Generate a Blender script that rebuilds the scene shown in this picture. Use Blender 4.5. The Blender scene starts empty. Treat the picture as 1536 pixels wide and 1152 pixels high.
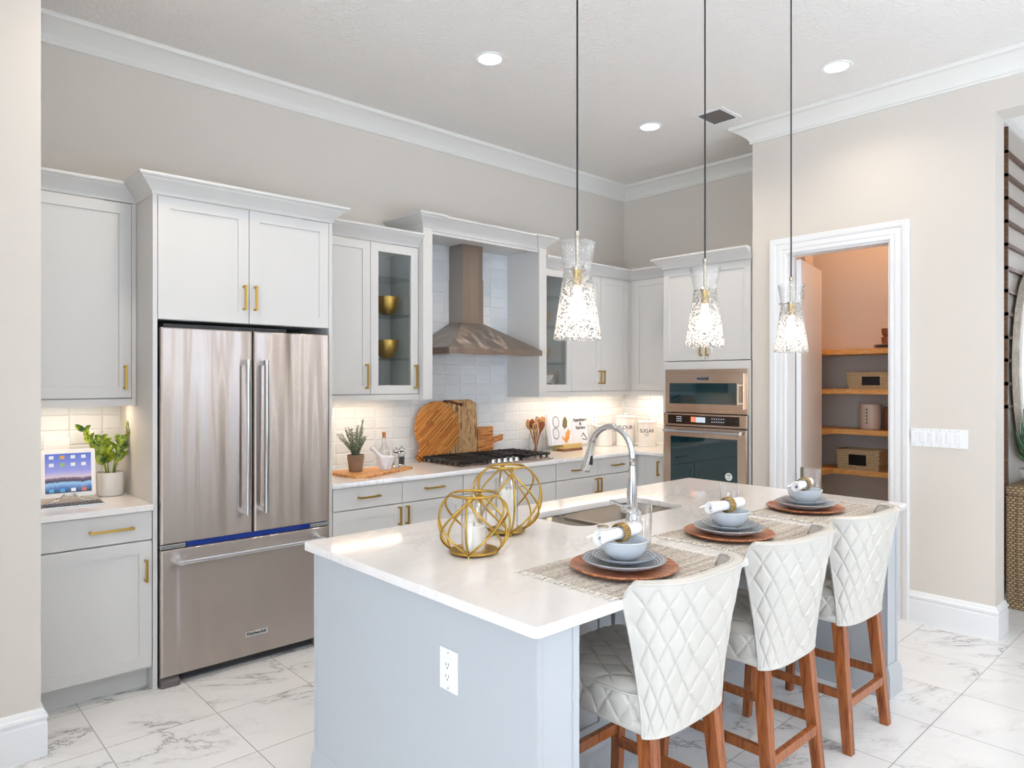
import bpy, bmesh, math, random
from mathutils import Vector, Matrix, noise
R = math.radians
PI = math.pi
scene = bpy.context.scene
COL = scene.collection
random.seed(7)

# ------------------------------------------------------------------ camera
cam = bpy.data.cameras.new('camera')
cam.sensor_width = 36.0
cam.lens = 36.0 * 1049.3 / 1536.0
cam.shift_y = -5.0 / 1536.0
cam.clip_start = 0.05
camo = bpy.data.objects.new('camera', cam)
COL.objects.link(camo)
camo.location = (0, 0, 1.52)
camo.rotation_euler = (R(90), 0, R(-42.64))
scene.camera = camo

# ------------------------------------------------------------------ world and exposure
w = bpy.data.worlds.new('world')
scene.world = w
w.use_nodes = True
bg = w.node_tree.nodes['Background']
bg.inputs[0].default_value = (0.62, 0.78, 1.0, 1)
bg.inputs[1].default_value = 1.0
vs = scene.view_settings
vs.view_transform = 'Standard'
vs.look = 'None'
vs.gamma = 1.0
vs.use_curve_mapping = False
vs.exposure = -0.02


def area(name, loc, rot, sx, sy, power, col, spread=180, shape='RECTANGLE'):
    l = bpy.data.lights.new(name, 'AREA')
    l.shape = shape
    l.size = sx
    l.size_y = sy
    l.energy = power
    l.color = col
    l.spread = R(spread)
    o = bpy.data.objects.new(name, l)
    o.location = loc
    o.rotation_euler = rot
    COL.objects.link(o)
    return o


# daylight: sun falling on the floor of the great room behind the camera, sky light through its windows, and an added streak lamp
sun = bpy.data.lights.new('sun', 'SUN')
sun.energy = 46
sun.angle = R(1.0)
sun.color = (0.82, 0.95, 1.14)
suno = bpy.data.objects.new('sun', sun)
suno.rotation_euler = (R(48), 0, R(-15))
COL.objects.link(suno)
area('daylight_back_sliders', (2.0, -5.85, 1.35), (R(90), 0, 0), 5.0, 2.5, 45, (0.72, 0.88, 1.0))
area('daylight_side_window', (-4.85, -1.2, 1.45), (R(90), 0, R(-90)), 4.2, 2.3, 225, (0.78, 0.88, 1.0))
area('added_streak_lamp', (4.83, -3.12, 1.3), (R(90), 0, R(90)), 0.26, 2.3, 7, (0.85, 0.93, 1.0))  # added lamp, gives the refrigerator steel a bright vertical streak
area('daylight_foyer_door', (8.8, -0.1, 1.6), (R(90), 0, R(90)), 1.6, 2.4, 50, (0.9, 0.95, 1.0))


# ------------------------------------------------------------------ materials
def s2l(c):
    c = c / 255.0
    return c / 12.92 if c <= 0.04045 else ((c + 0.055) / 1.055) ** 2.4


def rgb(r, g, b):
    return (s2l(r), s2l(g), s2l(b), 1)


class NT:
    def __init__(s, name):
        s.m = bpy.data.materials.new(name)
        s.m.use_nodes = True
        s.t = s.m.node_tree
        s.p = s.t.nodes['Principled BSDF']
        s.out = s.t.nodes['Material Output']

    def n(s, kind, **kw):
        nd = s.t.nodes.new(kind)
        for k, v in kw.items():
            setattr(nd, k, v)
        return nd

    def l(s, a, b):
        s.t.links.new(a, b)

    def coord(s, scale=(1, 1, 1), kind='Object', rot=(0, 0, 0)):
        tc = s.n('ShaderNodeTexCoord')
        mp = s.n('ShaderNodeMapping')
        mp.inputs['Scale'].default_value = scale
        mp.inputs['Rotation'].default_value = rot
        s.l(tc.outputs[kind], mp.inputs[0])
        return mp.outputs[0]

    def world(s):
        return s.n('ShaderNodeNewGeometry').outputs['Position']

    def mapv(s, v, scale=(1, 1, 1), loc=(0, 0, 0), rot=(0, 0, 0)):
        mp = s.n('ShaderNodeMapping')
        mp.inputs['Scale'].default_value = scale
        mp.inputs['Location'].default_value = loc
        mp.inputs['Rotation'].default_value = rot
        s.l(v, mp.inputs[0])
        return mp.outputs[0]

    def noise(s, v, scale, detail=4, rough=0.5, dist=0.0):
        nd = s.n('ShaderNodeTexNoise')
        nd.inputs['Scale'].default_value = scale
        nd.inputs['Detail'].default_value = detail
        nd.inputs['Roughness'].default_value = rough
        nd.inputs['Distortion'].default_value = dist
        s.l(v, nd.inputs['Vector'])
        return nd.outputs[0]

    def voro(s, v, scale, feature='DISTANCE_TO_EDGE'):
        nd = s.n('ShaderNodeTexVoronoi', feature=feature)
        nd.inputs['Scale'].default_value = scale
        s.l(v, nd.inputs['Vector'])
        return nd.outputs[0]

    def math(s, op, a, b=None, c=None, clamp=False):
        nd = s.n('ShaderNodeMath', operation=op, use_clamp=clamp)
        for i, x in enumerate((a, b, c)):
            if x is None:
                continue
            if isinstance(x, (int, float)):
                nd.inputs[i].default_value = x
            else:
                s.l(x, nd.inputs[i])
        return nd.outputs[0]

    def ramp(s, f, stops, interp='LINEAR'):
        nd = s.n('ShaderNodeValToRGB')
        cr = nd.color_ramp
        cr.interpolation = interp
        while len(cr.elements) < len(stops):
            cr.elements.new(0.5)
        for e, (p, c) in zip(cr.elements, stops):
            e.position = p
            e.color = c
        s.l(f, nd.inputs[0])
        return nd.outputs[0]

    def mix(s, f, a, b, mode='MIX'):
        nd = s.n('ShaderNodeMix', data_type='RGBA', blend_type=mode)
        for sock, x in ((nd.inputs[0], f), (nd.inputs[6], a), (nd.inputs[7], b)):
            if isinstance(x, (int, float)):
                sock.default_value = x
            elif isinstance(x, tuple):
                sock.default_value = x
            else:
                s.l(x, sock)
        return nd.outputs[2]

    def bump(s, h, strength=0.3, dist=0.001, normal=None):
        nd = s.n('ShaderNodeBump')
        nd.inputs['Strength'].default_value = strength
        nd.inputs['Distance'].default_value = dist
        s.l(h, nd.inputs['Height'])
        if normal is not None:
            s.l(normal, nd.inputs['Normal'])
        return nd.outputs[0]

    def sep(s, v):
        nd = s.n('ShaderNodeSeparateXYZ')
        s.l(v, nd.inputs[0])
        return nd.outputs

    def comb(s, x, y, z):
        nd = s.n('ShaderNodeCombineXYZ')
        for i, a in enumerate((x, y, z)):
            if isinstance(a, (int, float)):
                nd.inputs[i].default_value = a
            else:
                s.l(a, nd.inputs[i])
        return nd.outputs[0]

    def set(s, **kw):
        names = dict(col='Base Color', rough='Roughness', metal='Metallic', normal='Normal', spec='Specular IOR Level',
                     trans='Transmission Weight', ior='IOR', coat='Coat Weight', ecol='Emission Color', estr='Emission Strength',
                     alpha='Alpha', sub='Subsurface Weight')
        for k, v in kw.items():
            sock = s.p.inputs[names[k]]
            if isinstance(v, (int, float, tuple)):
                sock.default_value = v
            else:
                s.l(v, sock)
        return s


def simple(name, c, rough=0.5, metal=0.0, **kw):
    m = NT(name)
    m.set(col=rgb(*c), rough=rough, metal=metal, **kw)
    return m.m


def paint(name, c, rough=0.6, bscale=250, bstr=0.15, bdist=0.0006):
    m = NT(name)
    v = m.world()
    h = m.noise(v, bscale, 3, 0.6)
    m.set(col=rgb(*c), rough=rough, normal=m.bump(h, bstr, bdist))
    return m.m


def glow(name, c, strength):
    m = NT(name)
    m.set(col=(0, 0, 0, 1), ecol=c, estr=strength)
    return m.m


M = {}
M['cab'] = paint('cabinet_paint', (216, 214, 211), 0.38, 60, 0.02)
M['island'] = paint('island_paint', (187, 191, 195), 0.4, 60, 0.02)
M['wall'] = paint('wall_paint', (220, 212, 202), 0.85, 140, 0.3, 0.0006)
M['wallside'] = M['wall']
M['trim'] = simple('trim_paint', (240, 240, 240), 0.35)
M['crown'] = simple('crown_paint', (236, 234, 228), 0.5)
M['groove'] = simple('gap_shadow', (60, 58, 56), 0.8)
M['black'] = simple('black_plastic', (18, 18, 20), 0.35)
M['iron'] = simple('cast_iron', (22, 22, 24), 0.45)
M['darkgrey'] = simple('dark_grey_plastic', (80, 80, 84), 0.45)
M['white'] = simple('white_plastic', (244, 244, 244), 0.3)
M['wax'] = simple('white_wax', (248, 246, 240), 0.5, sub=0.1)
M['ceramic'] = simple('white_ceramic', (240, 236, 230), 0.2)
M['chrome'] = simple('chrome', (215, 218, 222), 0.12, 1.0)
M['nickel'] = simple('satin_nickel', (190, 182, 168), 0.25, 1.0)
M['gold'] = simple('brushed_gold', (190, 154, 74), 0.3, 1.0)
M['brass'] = simple('brass', (212, 176, 92), 0.25, 1.0)
M['goldbowl'] = simple('hammered_gold', (214, 166, 84), 0.32, 1.0)
M['cord'] = simple('black_cord', (20, 20, 24), 0.5)
M['bluebowl'] = simple('pale_blue_stoneware', (204, 211, 219), 0.25)
M['slot'] = simple('dark_slot', (40, 40, 42), 0.5)
M['leather'] = simple('brown_leather', (110, 50, 22), 0.5)
M['soil'] = simple('dark_soil', (48, 36, 28), 0.9)
M['cork'] = simple('cork', (176, 110, 60), 0.8)
M['amber'] = simple('amber_cup', (150, 90, 60), 0.25)
M['ink'] = simple('black_ink', (30, 30, 32), 0.6)
M['blueplastic'] = simple('blue_film', (30, 60, 150), 0.25)


def ceiling_mat():
    m = NT('ceiling_texture')
    v = m.world()
    a = m.noise(v, 42, 4, 0.62)
    h = m.ramp(a, [(0.42, (0, 0, 0, 1)), (0.62, (1, 1, 1, 1))])
    m.set(col=rgb(243, 239, 234), rough=0.9, normal=m.bump(h, 0.5, 0.005))
    return m.m


def steel(name, c=(190, 184, 178), rough=0.24, axis='z', wob=0.7, scratch=0.35, sd=0.0006, aniso=0.0):
    # brushed along the horizontal, with slow ripples of sheet metal
    m = NT(name)
    v = m.world()
    s1 = {'z': (1.5, 1.5, 420), 'x': (420, 1.5, 1.5), 'y': (1.5, 420, 1.5)}[axis]
    h1 = m.noise(m.mapv(v, s1), 1.0, 2, 0.6)
    h2 = m.noise(m.mapv(v, (8.5, 8.5, 0.5)), 1.0, 1, 0.5)
    b2 = m.bump(h2, wob, 0.02)
    b1 = m.bump(h1, scratch, sd, b2)
    m.set(col=rgb(*c), rough=rough, metal=1.0, normal=b1)
    if aniso:
        m.p.inputs['Anisotropic'].default_value = aniso
        m.l(m.comb(0.0, 0.0, 1.0), m.p.inputs['Tangent'])
    return m.m


def marble_floor():
    m = NT('marble_floor_tile')
    v = m.world()
    P, Q = 0.4545, 0.4495
    x, y, z = m.sep(v)
    u = m.math('DIVIDE', m.math('SUBTRACT', x, 0.7215 - 20 * P), P)
    t = m.math('DIVIDE', m.math('SUBTRACT', y, 3.266 - 30 * Q), Q)
    iu = m.math('FLOOR', u)
    it = m.math('FLOOR', t)
    fu = m.math('FRACT', u)
    ft = m.math('FRACT', t)
    eu = m.math('MINIMUM', fu, m.math('SUBTRACT', 1.0, fu))
    et = m.math('MINIMUM', ft, m.math('SUBTRACT', 1.0, ft))
    e = m.math('MINIMUM', eu, et)
    grout = m.math('LESS_THAN', e, 0.0046)
    wn = m.n('ShaderNodeTexWhiteNoise', noise_dimensions='3D')
    m.l(m.comb(iu, it, 0.5), wn.inputs['Vector'])
    off = m.n('ShaderNodeVectorMath', operation='MULTIPLY_ADD')
    m.l(wn.outputs['Color'], off.inputs[0])
    off.inputs[1].default_value = (11, 11, 11)
    m.l(m.mapv(v, (1, 1, 1), rot=(0, 0, R(28))), off.inputs[2])
    vv = off.outputs[0]
    sv = m.mapv(vv, (1.15, 2.4, 1))
    n1 = m.noise(sv, 1.35, 8, 0.62, 0.5)
    d1 = m.math('ABSOLUTE', m.math('SUBTRACT', n1, 0.5))
    vein = m.ramp(d1, [(0.0, (0.85, 0.85, 0.85, 1)), (0.004, (0.4, 0.4, 0.4, 1)), (0.016, (0.09, 0.09, 0.09, 1)), (0.07, (0, 0, 0, 1))])
    n2 = m.noise(sv, 3.0, 7, 0.65, 0.7)
    d2 = m.math('ABSOLUTE', m.math('SUBTRACT', n2, 0.47))
    vein2 = m.ramp(d2, [(0.0, (0.35, 0.35, 0.35, 1)), (0.006, (0.05, 0.05, 0.05, 1)), (0.03, (0, 0, 0, 1))])
    mask = m.ramp(m.noise(vv, 1.6, 2, 0.5), [(0.46, (0, 0, 0, 1)), (0.6, (1, 1, 1, 1))])
    mask2 = m.ramp(m.noise(vv, 2.3, 2, 0.5), [(0.5, (0.1, 0.1, 0.1, 1)), (0.64, (0.9, 0.9, 0.9, 1))])
    vs_ = m.math('ADD', m.math('MULTIPLY', vein, mask), m.math('MULTIPLY', vein2, mask2), clamp=True)
    base = m.mix(m.noise(vv, 2.0, 4, 0.6), rgb(247, 247, 247), rgb(230, 230, 230))
    c1 = m.mix(vs_, base, rgb(104, 102, 106))
    c2 = m.mix(grout, c1, rgb(168, 163, 160))
    rr = m.math('ADD', m.math('MULTIPLY', grout, 0.5), 0.16)
    m.set(col=c2, rough=rr, normal=m.bump(m.math('SUBTRACT', 1.0, grout), 0.4, 0.0015))
    return m.m


def quartz():
    m = NT('white_quartz')
    v = m.mapv(m.world(), (1, 1, 1), rot=(0, 0, R(-24)))
    sv = m.mapv(v, (1.2, 3.4, 1))
    n1 = m.noise(sv, 1.7, 8, 0.68, 0.8)
    d1 = m.math('ABSOLUTE', m.math('SUBTRACT', n1, 0.52))
    vein = m.ramp(d1, [(0.0, (0.4, 0.4, 0.4, 1)), (0.012, (0.16, 0.16, 0.16, 1)), (0.06, (0, 0, 0, 1))])
    mask = m.ramp(m.noise(v, 1.4, 2, 0.5), [(0.44, (0, 0, 0, 1)), (0.62, (1, 1, 1, 1))])
    f = m.math('MULTIPLY', vein, mask)
    base = m.mix(m.noise(sv, 5, 5, 0.6), rgb(244, 240, 237), rgb(229, 224, 221))
    m.set(col=m.mix(f, base, rgb(170, 166, 164)), rough=0.09, coat=0.2)
    return m.m


def subway(name, axis):
    # stacked 156 x 79 mm glazed tile, white grout
    m = NT(name)
    v = m.world()
    x, y, z = m.sep(v)
    a = x if axis == 'x' else y
    u = m.math('DIVIDE', m.math('ADD', a, 5.0 - (2.505 - 0.156 * 20)), 0.156) if axis == 'x' else m.math('DIVIDE', m.math('ADD', a, 5.0 - 4.345), 0.156)
    u = m.math('DIVIDE', m.math('SUBTRACT', a, 2.505 - 0.156 * 30 if axis == 'x' else 4.34 - 0.156 * 30), 0.156)
    t = m.math('DIVIDE', m.math('SUBTRACT', z, 0.939 - 0.079 * 20), 0.079)
    fu = m.math('FRACT', u)
    ft = m.math('FRACT', t)
    eu = m.math('MULTIPLY', m.math('MINIMUM', fu, m.math('SUBTRACT', 1.0, fu)), 0.156)
    et = m.math('MULTIPLY', m.math('MINIMUM', ft, m.math('SUBTRACT', 1.0, ft)), 0.079)
    e = m.math('MINIMUM', eu, et)
    h = m.ramp(e, [(0.0, (0, 0, 0, 1)), (0.0012, (0.1, 0.1, 0.1, 1)), (0.005, (1, 1, 1, 1))])
    g = m.math('LESS_THAN', e, 0.0013)
    wn = m.n('ShaderNodeTexWhiteNoise', noise_dimensions='2D')
    m.l(m.comb(m.math('FLOOR', u), m.math('FLOOR', t), 0.0), wn.inputs['Vector'])
    wav = m.noise(v, 9, 2, 0.5)
    b0 = m.bump(wav, 0.12, 0.002)
    col = m.mix(wn.outputs['Value'], rgb(226, 229, 231), rgb(216, 220, 223))
    m.set(col=m.mix(g, col, rgb(244, 244, 242)), rough=m.math('ADD', m.math('MULTIPLY', g, 0.6), 0.12),
          normal=m.bump(h, 0.9, 0.0035, b0))
    return m.m


def wood(name, c1, c2, c3=None, scale=1.0, stretch=(1, 1, 12), rough=0.4, kind='Object', ring=6.0):
    m = NT(name)
    v = m.coord(stretch, kind) if kind != 'World' else m.mapv(m.world(), stretch)
    n1 = m.noise(v, 6 * scale, 6, 0.6, 1.2)
    n2 = m.noise(v, 30 * scale, 4, 0.6)
    wv = m.math('FRACT', m.math('MULTIPLY', n1, ring))
    tri = m.math('ABSOLUTE', m.math('SUBTRACT', wv, 0.5))
    f = m.math('ADD', m.math('MULTIPLY', tri, 1.1), m.math('MULTIPLY', n2, 0.45))
    stops = [(0.1, rgb(*c1)), (0.75, rgb(*c2))]
    if c3:
        stops = [(0.1, rgb(*c1)), (0.4, rgb(*c3)), (0.8, rgb(*c2))]
    m.set(col=m.ramp(f, stops), rough=rough, normal=m.bump(f, 0.12, 0.0006))
    return m.m


def bamboo():
    # diagonal glued strips
    m = NT('bamboo_strips')
    v = m.coord((1, 1, 1), 'Object', (0, R(40), 0))
    x, y, z = m.sep(v)
    row = m.math('FLOOR', m.math('DIVIDE', z, 0.012))
    wn = m.n('ShaderNodeTexWhiteNoise', noise_dimensions='1D')
    m.l(row, wn.inputs['W'])
    col_ = m.math('FLOOR', m.math('ADD', m.math('DIVIDE', x, 0.16), m.math('MULTIPLY', wn.outputs['Value'], 7)))
    wn2 = m.n('ShaderNodeTexWhiteNoise', noise_dimensions='2D')
    m.l(m.comb(row, col_, 0.0), wn2.inputs['Vector'])
    fr = m.math('FRACT', m.math('DIVIDE', z, 0.012))
    line = m.math('LESS_THAN', fr, 0.1)
    grain = m.noise(m.mapv(v, (6, 6, 120)), 2, 4, 0.6)
    f = m.math('ADD', m.math('MULTIPLY', wn2.outputs['Value'], 0.75), m.math('MULTIPLY', grain, 0.3))
    c = m.ramp(f, [(0.0, rgb(150, 84, 26)), (0.5, rgb(196, 122, 50)), (1.0, rgb(226, 160, 82))])
    m.set(col=m.mix(line, c, rgb(110, 56, 16)), rough=0.4)
    return m.m


def woven(name, c1, c2, sx=90, sz=90, bd=0.004, rough=0.85):
    m = NT(name)
    v = m.world()
    x, y, z = m.sep(m.mapv(v, (1, 1, 1)))
    a = m.math('ADD', x, y)
    wz = m.math('MULTIPLY', z, sz)
    row = m.math('FLOOR', wz)
    sh = m.math('MULTIPLY', m.math('MODULO', row, 2.0), PI)
    s1 = m.math('ABSOLUTE', m.math('SINE', m.math('ADD', m.math('MULTIPLY', a, sx * PI), m.math('MULTIPLY', sh, 0.5))))
    s2 = m.math('ABSOLUTE', m.math('SINE', m.math('MULTIPLY', wz, PI)))
    h = m.math('MULTIPLY', s1, s2)
    nn = m.noise(v, 60, 3, 0.6)
    f = m.math('ADD', m.math('MULTIPLY', h, 0.7), m.math('MULTIPLY', nn, 0.4))
    m.set(col=m.ramp(f, [(0.15, rgb(*c1)), (0.75, rgb(*c2))]), rough=rough, normal=m.bump(h, 1.0, bd))
    return m.m


def linen():
    m = NT('woven_placemat_cloth')
    v = m.world()
    x, y, z = m.sep(v)
    s1 = m.math('SINE', m.math('MULTIPLY', x, 900.0))
    s2 = m.math('SINE', m.math('MULTIPLY', y, 700.0))
    h = m.math('MULTIPLY', s1, s2)
    nn = m.noise(m.mapv(v, (60, 400, 1)), 1, 3, 0.6)
    band = m.noise(m.mapv(v, (2, 55, 1)), 1, 2, 0.5)
    f = m.math('ADD', m.math('MULTIPLY', nn, 0.7), m.math('MULTIPLY', band, 0.3))
    m.set(col=m.ramp(f, [(0.38, rgb(140, 130, 120)), (0.5, rgb(196, 186, 174)), (0.62, rgb(232, 226, 216))]), rough=0.95,
          normal=m.bump(h, 0.8, 0.0015))
    return m.m


def stripedplate():
    m = NT('ringed_stoneware')
    tc = m.n('ShaderNodeTexCoord')
    x, y, z = m.sep(tc.outputs['Object'])
    r = m.math('SQRT', m.math('ADD', m.math('MULTIPLY', x, x), m.math('MULTIPLY', y, y)))
    ring = m.math('SINE', m.math('MULTIPLY', r, 720.0))
    nn = m.noise(tc.outputs['Object'], 120, 3, 0.6)
    geo = m.n('ShaderNodeNewGeometry')
    nx, ny, nz = m.sep(geo.outputs['Normal'])
    up = m.math('GREATER_THAN', nz, 0.25)
    f = m.math('ADD', m.math('MULTIPLY', ring, 0.35), nn)
    c = m.ramp(f, [(0.2, rgb(118, 122, 128)), (0.62, rgb(164, 169, 174)), (0.95, rgb(200, 204, 210))])
    m.set(col=m.mix(up, rgb(190, 196, 208), c), rough=0.28)
    return m.m


def glass(name, tint=(1, 1, 1, 1), rough=0.0, fac=0.12):
    # thin clear glass: transparent with a reflective share that rises at grazing angles
    m = NT(name)
    t = m.t
    tr = m.n('ShaderNodeBsdfTransparent')
    tr.inputs[0].default_value = tint
    gl = m.n('ShaderNodeBsdfGlossy')
    gl.inputs['Roughness'].default_value = rough
    lw = m.n('ShaderNodeLayerWeight')
    lw.inputs[0].default_value = 0.25
    f = m.math('ADD', m.math('MULTIPLY', lw.outputs['Facing'], 0.5), fac * 0.5, clamp=True)
    mx = m.n('ShaderNodeMixShader')
    m.l(f, mx.inputs[0])
    m.l(tr.outputs[0], mx.inputs[1])
    m.l(gl.outputs[0], mx.inputs[2])
    m.l(mx.outputs[0], m.out.inputs[0])
    return m.m


def crackle():
    m = NT('crackled_glass')
    v = m.coord((1, 1, 1), 'Object')
    wv = m.noise(v, 26, 2, 0.5)
    cv = m.n('ShaderNodeVectorMath', operation='MULTIPLY_ADD')
    nz = m.n('ShaderNodeTexNoise')
    nz.inputs['Scale'].default_value = 40
    m.l(v, nz.inputs['Vector'])
    m.l(nz.outputs['Color'], cv.inputs[0])
    cv.inputs[1].default_value = (0.02, 0.02, 0.02)
    m.l(v, cv.inputs[2])
    d = m.voro(cv.outputs[0], 125)
    line = m.ramp(d, [(0.0, (1, 1, 1, 1)), (0.09, (0.8, 0.8, 0.8, 1)), (0.16, (0, 0, 0, 1))])
    x, y, z = m.sep(v)
    low = m.ramp(z, [(0.19, (1, 1, 1, 1)), (0.235, (0.0, 0.0, 0.0, 1))])
    line = m.math('MULTIPLY', line, low)
    tr = m.n('ShaderNodeBsdfTransparent')
    gl = m.n('ShaderNodeBsdfGlossy')
    gl.inputs['Roughness'].default_value = 0.08
    gl.inputs['Normal'].default_value = (0, 0, 1)
    m.l(m.bump(d, 0.9, 0.004), gl.inputs['Normal'])
    df = m.n('ShaderNodeBsdfTranslucent')
    df.inputs[0].default_value = (0.55, 0.55, 0.55, 1)
    dd = m.n('ShaderNodeBsdfDiffuse')
    dd.inputs[0].default_value = (0.16, 0.16, 0.17, 1)
    a = m.n('ShaderNodeAddShader')
    mx0 = m.n('ShaderNodeMixShader')
    m.l(m.math('GREATER_THAN', m.voro(cv.outputs[0], 125, 'F1'), 0.52), mx0.inputs[0])
    m.l(dd.outputs[0], mx0.inputs[1])
    m.l(df.outputs[0], mx0.inputs[2])
    lw = m.n('ShaderNodeLayerWeight')
    lw.inputs[0].default_value = 0.3
    mx = m.n('ShaderNodeMixShader')
    m.l(m.math('ADD', m.math('MULTIPLY', lw.outputs['Facing'], 0.55), 0.05, clamp=True), mx.inputs[0])
    m.l(tr.outputs[0], mx.inputs[1])
    m.l(gl.outputs[0], mx.inputs[2])
    mx2 = m.n('ShaderNodeMixShader')
    m.l(m.math('MULTIPLY', line, 0.62), mx2.inputs[0])
    m.l(mx.outputs[0], mx2.inputs[1])
    m.l(mx0.outputs[0], mx2.inputs[2])
    m.l(mx2.outputs[0], m.out.inputs[0])
    return m.m


def leaf(name, c1, c2, scale=30):
    m = NT(name)
    n = m.noise(m.world(), scale, 3, 0.6)
    m.set(col=m.ramp(n, [(0.35, rgb(*c1)), (0.65, rgb(*c2))]), rough=0.35)
    return m.m


M['ceiling'] = ceiling_mat()
M['floor'] = marble_floor()
M['quartz'] = quartz()
M['tile'] = subway('wall_tile_glazed', 'x')
M['tiley'] = subway('wall_tile_glazed_return', 'y')
M['steel'] = steel('brushed_steel', (196, 186, 181), 0.27, 'z', 1.0, 0.15, 0.0003, 1.0)
M['steelhood'] = steel('hood_steel', (168, 157, 148), 0.34, 'z', 0.8, 0.2, 0.0003, 0.9)
M['steeloven'] = steel('oven_steel', (208, 186, 168), 0.26, 'z', 0.15, 0.3)
M['sink'] = steel('sink_steel', (168, 160, 150), 0.3, 'z', 0.2, 0.2)
M['walnut'] = wood('walnut_leg', (66, 28, 12), (172, 102, 54), (124, 62, 30), 1.0, (5, 5, 0.5), 0.3, 'Object', 2.2)
M['charger'] = wood('acacia_charger', (108, 56, 36), (206, 142, 100), (158, 92, 60), 0.5, (7, 1.2, 1), 0.3, 'World')
M['pine'] = wood('pine_shelf', (212, 150, 82), (248, 204, 138), (234, 180, 108), 1.2, (1, 0.7, 6), 0.5, 'World', 3.0)
M['plank'] = wood('spalted_plank', (70, 40, 18), (222, 190, 140), (150, 96, 46), 1.3, (7, 1, 0.7), 0.45, 'World', 4.0)
M['boardwood'] = wood('acacia_board', (120, 62, 24), (222, 160, 96), (176, 104, 50), 1.0, (0.8, 1, 8), 0.4, 'World', 4.0)
M['tray'] = wood('tray_wood', (140, 84, 40), (226, 172, 110), (190, 128, 70), 1.0, (1, 8, 1), 0.5, 'World', 4.0)
M['spoonwood'] = wood('spoon_wood', (170, 116, 62), (222, 178, 120), None, 1.0, (5, 5, 1), 0.5, 'World', 3.0)
M['reddark'] = wood('dark_spoon_wood', (104, 48, 20), (160, 84, 40), None, 1.0, (5, 5, 1), 0.5, 'World', 3.0)
M['batten'] = wood('batten_wood', (70, 44, 28), (130, 92, 62), None, 1.0, (1, 1, 9), 0.5, 'World', 3.0)
M['bamboo'] = bamboo()
M['basket'] = woven('seagrass_weave', (150, 122, 86), (232, 212, 174), 62, 60)
M['rattan'] = woven('rattan_weave', (84, 62, 40), (188, 160, 124), 34, 60)
M['ring'] = woven('gold_beaded_weave', (120, 84, 30), (206, 168, 96), 140, 140, 0.003, 0.5)
M['linen'] = linen()
M['fringe'] = simple('cotton_fringe', (228, 222, 212), 0.95)
M['napkin'] = paint('white_cotton', (250, 250, 250), 0.9, 400, 0.3, 0.0006)
M['plate'] = stripedplate()
M['glass'] = glass('clear_glass')
M['pane'] = glass('cabinet_pane', (0.93, 0.96, 0.96, 1), 0.0, 0.1)
M['crackle'] = crackle()
M['upholstery'] = paint('ivory_leather', (206, 202, 194), 0.42, 120, 0.06, 0.0006)
M['zz'] = leaf('zz_leaf', (44, 92, 22), (188, 206, 66), 32)
M['rosemary'] = leaf('rosemary_needle', (92, 112, 86), (158, 172, 148), 80)
M['agave'] = leaf('agave_leaf', (28, 78, 60), (96, 150, 92), 14)
M['terracotta'] = paint('aged_clay', (150, 122, 102), 0.9, 90, 0.6, 0.002)
M['marblepot'] = simple('marble_mortar', (232, 232, 236), 0.3)
M['mug'] = simple('taupe_stoneware', (214, 198, 186), 0.4)
M['bulb'] = glow('bulb_glow', (1.0, 0.90, 0.76, 1), 9.0)
M['can'] = glow('downlight_glow', (1.0, 0.95, 0.88, 1), 14.0)
M['strip'] = glow('led_strip_glow', (1.0, 0.80, 0.58, 1), 6.0)
M['ovenglass'] = simple('oven_black_glass', (6, 44, 50), 0.04, 0.0, spec=0.9)
M['display'] = simple('black_control_glass', (34, 22, 18), 0.08)
M['page'] = simple('book_page', (236, 236, 240), 0.6)
M['orange'] = simple('printed_orange', (226, 150, 70), 0.6)
M['olive'] = simple('printed_olive', (120, 112, 70), 0.6)
M['bookspine'] = simple('tan_book_cover', (206, 178, 110), 0.6)
M['bookbrown'] = simple('brown_book_cover', (130, 84, 60), 0.6)
M['mirror'] = simple('mirror_glass', (235, 238, 240), 0.02, 1.0)
M['mirrorframe'] = wood('pale_mirror_wood', (186, 172, 154), (226, 216, 202), None, 1.0, (4, 4, 1), 0.5, 'World', 3.0)
M['cream'] = simple('cream_panel', (214, 206, 196), 0.6)
M['rubber'] = simple('grey_bracket', (104, 98, 96), 0.4)
M['sky'] = glow('sky_seen_outside', (0.75, 0.87, 1.0, 1), 1.8)
M['pantrywall'] = paint('pantry_paint', (202, 196, 190), 0.85, 180, 0.4, 0.001)
M['ecal'] = glow('led_orange', (1.0, 0.25, 0.12, 1), 1.2)
M['ewhite'] = glow('display_white', (0.75, 0.85, 0.95, 1), 0.9)


# ------------------------------------------------------------------ builders
def thing(name, label, cat, loc=(0, 0, 0), rz=0.0, group=None):
    o = bpy.data.objects.new(name, None)
    o.empty_display_size = 0.05
    COL.objects.link(o)
    o.location = loc
    o.rotation_euler = (0, 0, rz)
    o['label'] = label
    o['category'] = cat
    if group:
        o['group'] = group
    return o


def tag(o, label, cat, group=None):
    o['label'] = label
    o['category'] = cat
    if group:
        o['group'] = group
    return o


def copy_tree(o, parent=None):
    c = o.copy()
    COL.objects.link(c)
    if parent is not None:
        c.parent = parent
        c.matrix_parent_inverse = o.matrix_parent_inverse.copy()
    for ch in [q for q in COL.objects if q.parent == o]:
        copy_tree(ch, c)
    return c


def place(o, loc, rz=None, label=None):
    o.location = loc
    if rz is not None:
        o.rotation_euler = (0, 0, rz)
    if label:
        o['label'] = label
    return o


def chain(o):
    m = Matrix()
    while o is not None:
        m = Matrix.Translation(o.location) @ o.rotation_euler.to_matrix().to_4x4() @ m
        o = o.parent
    return m


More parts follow.
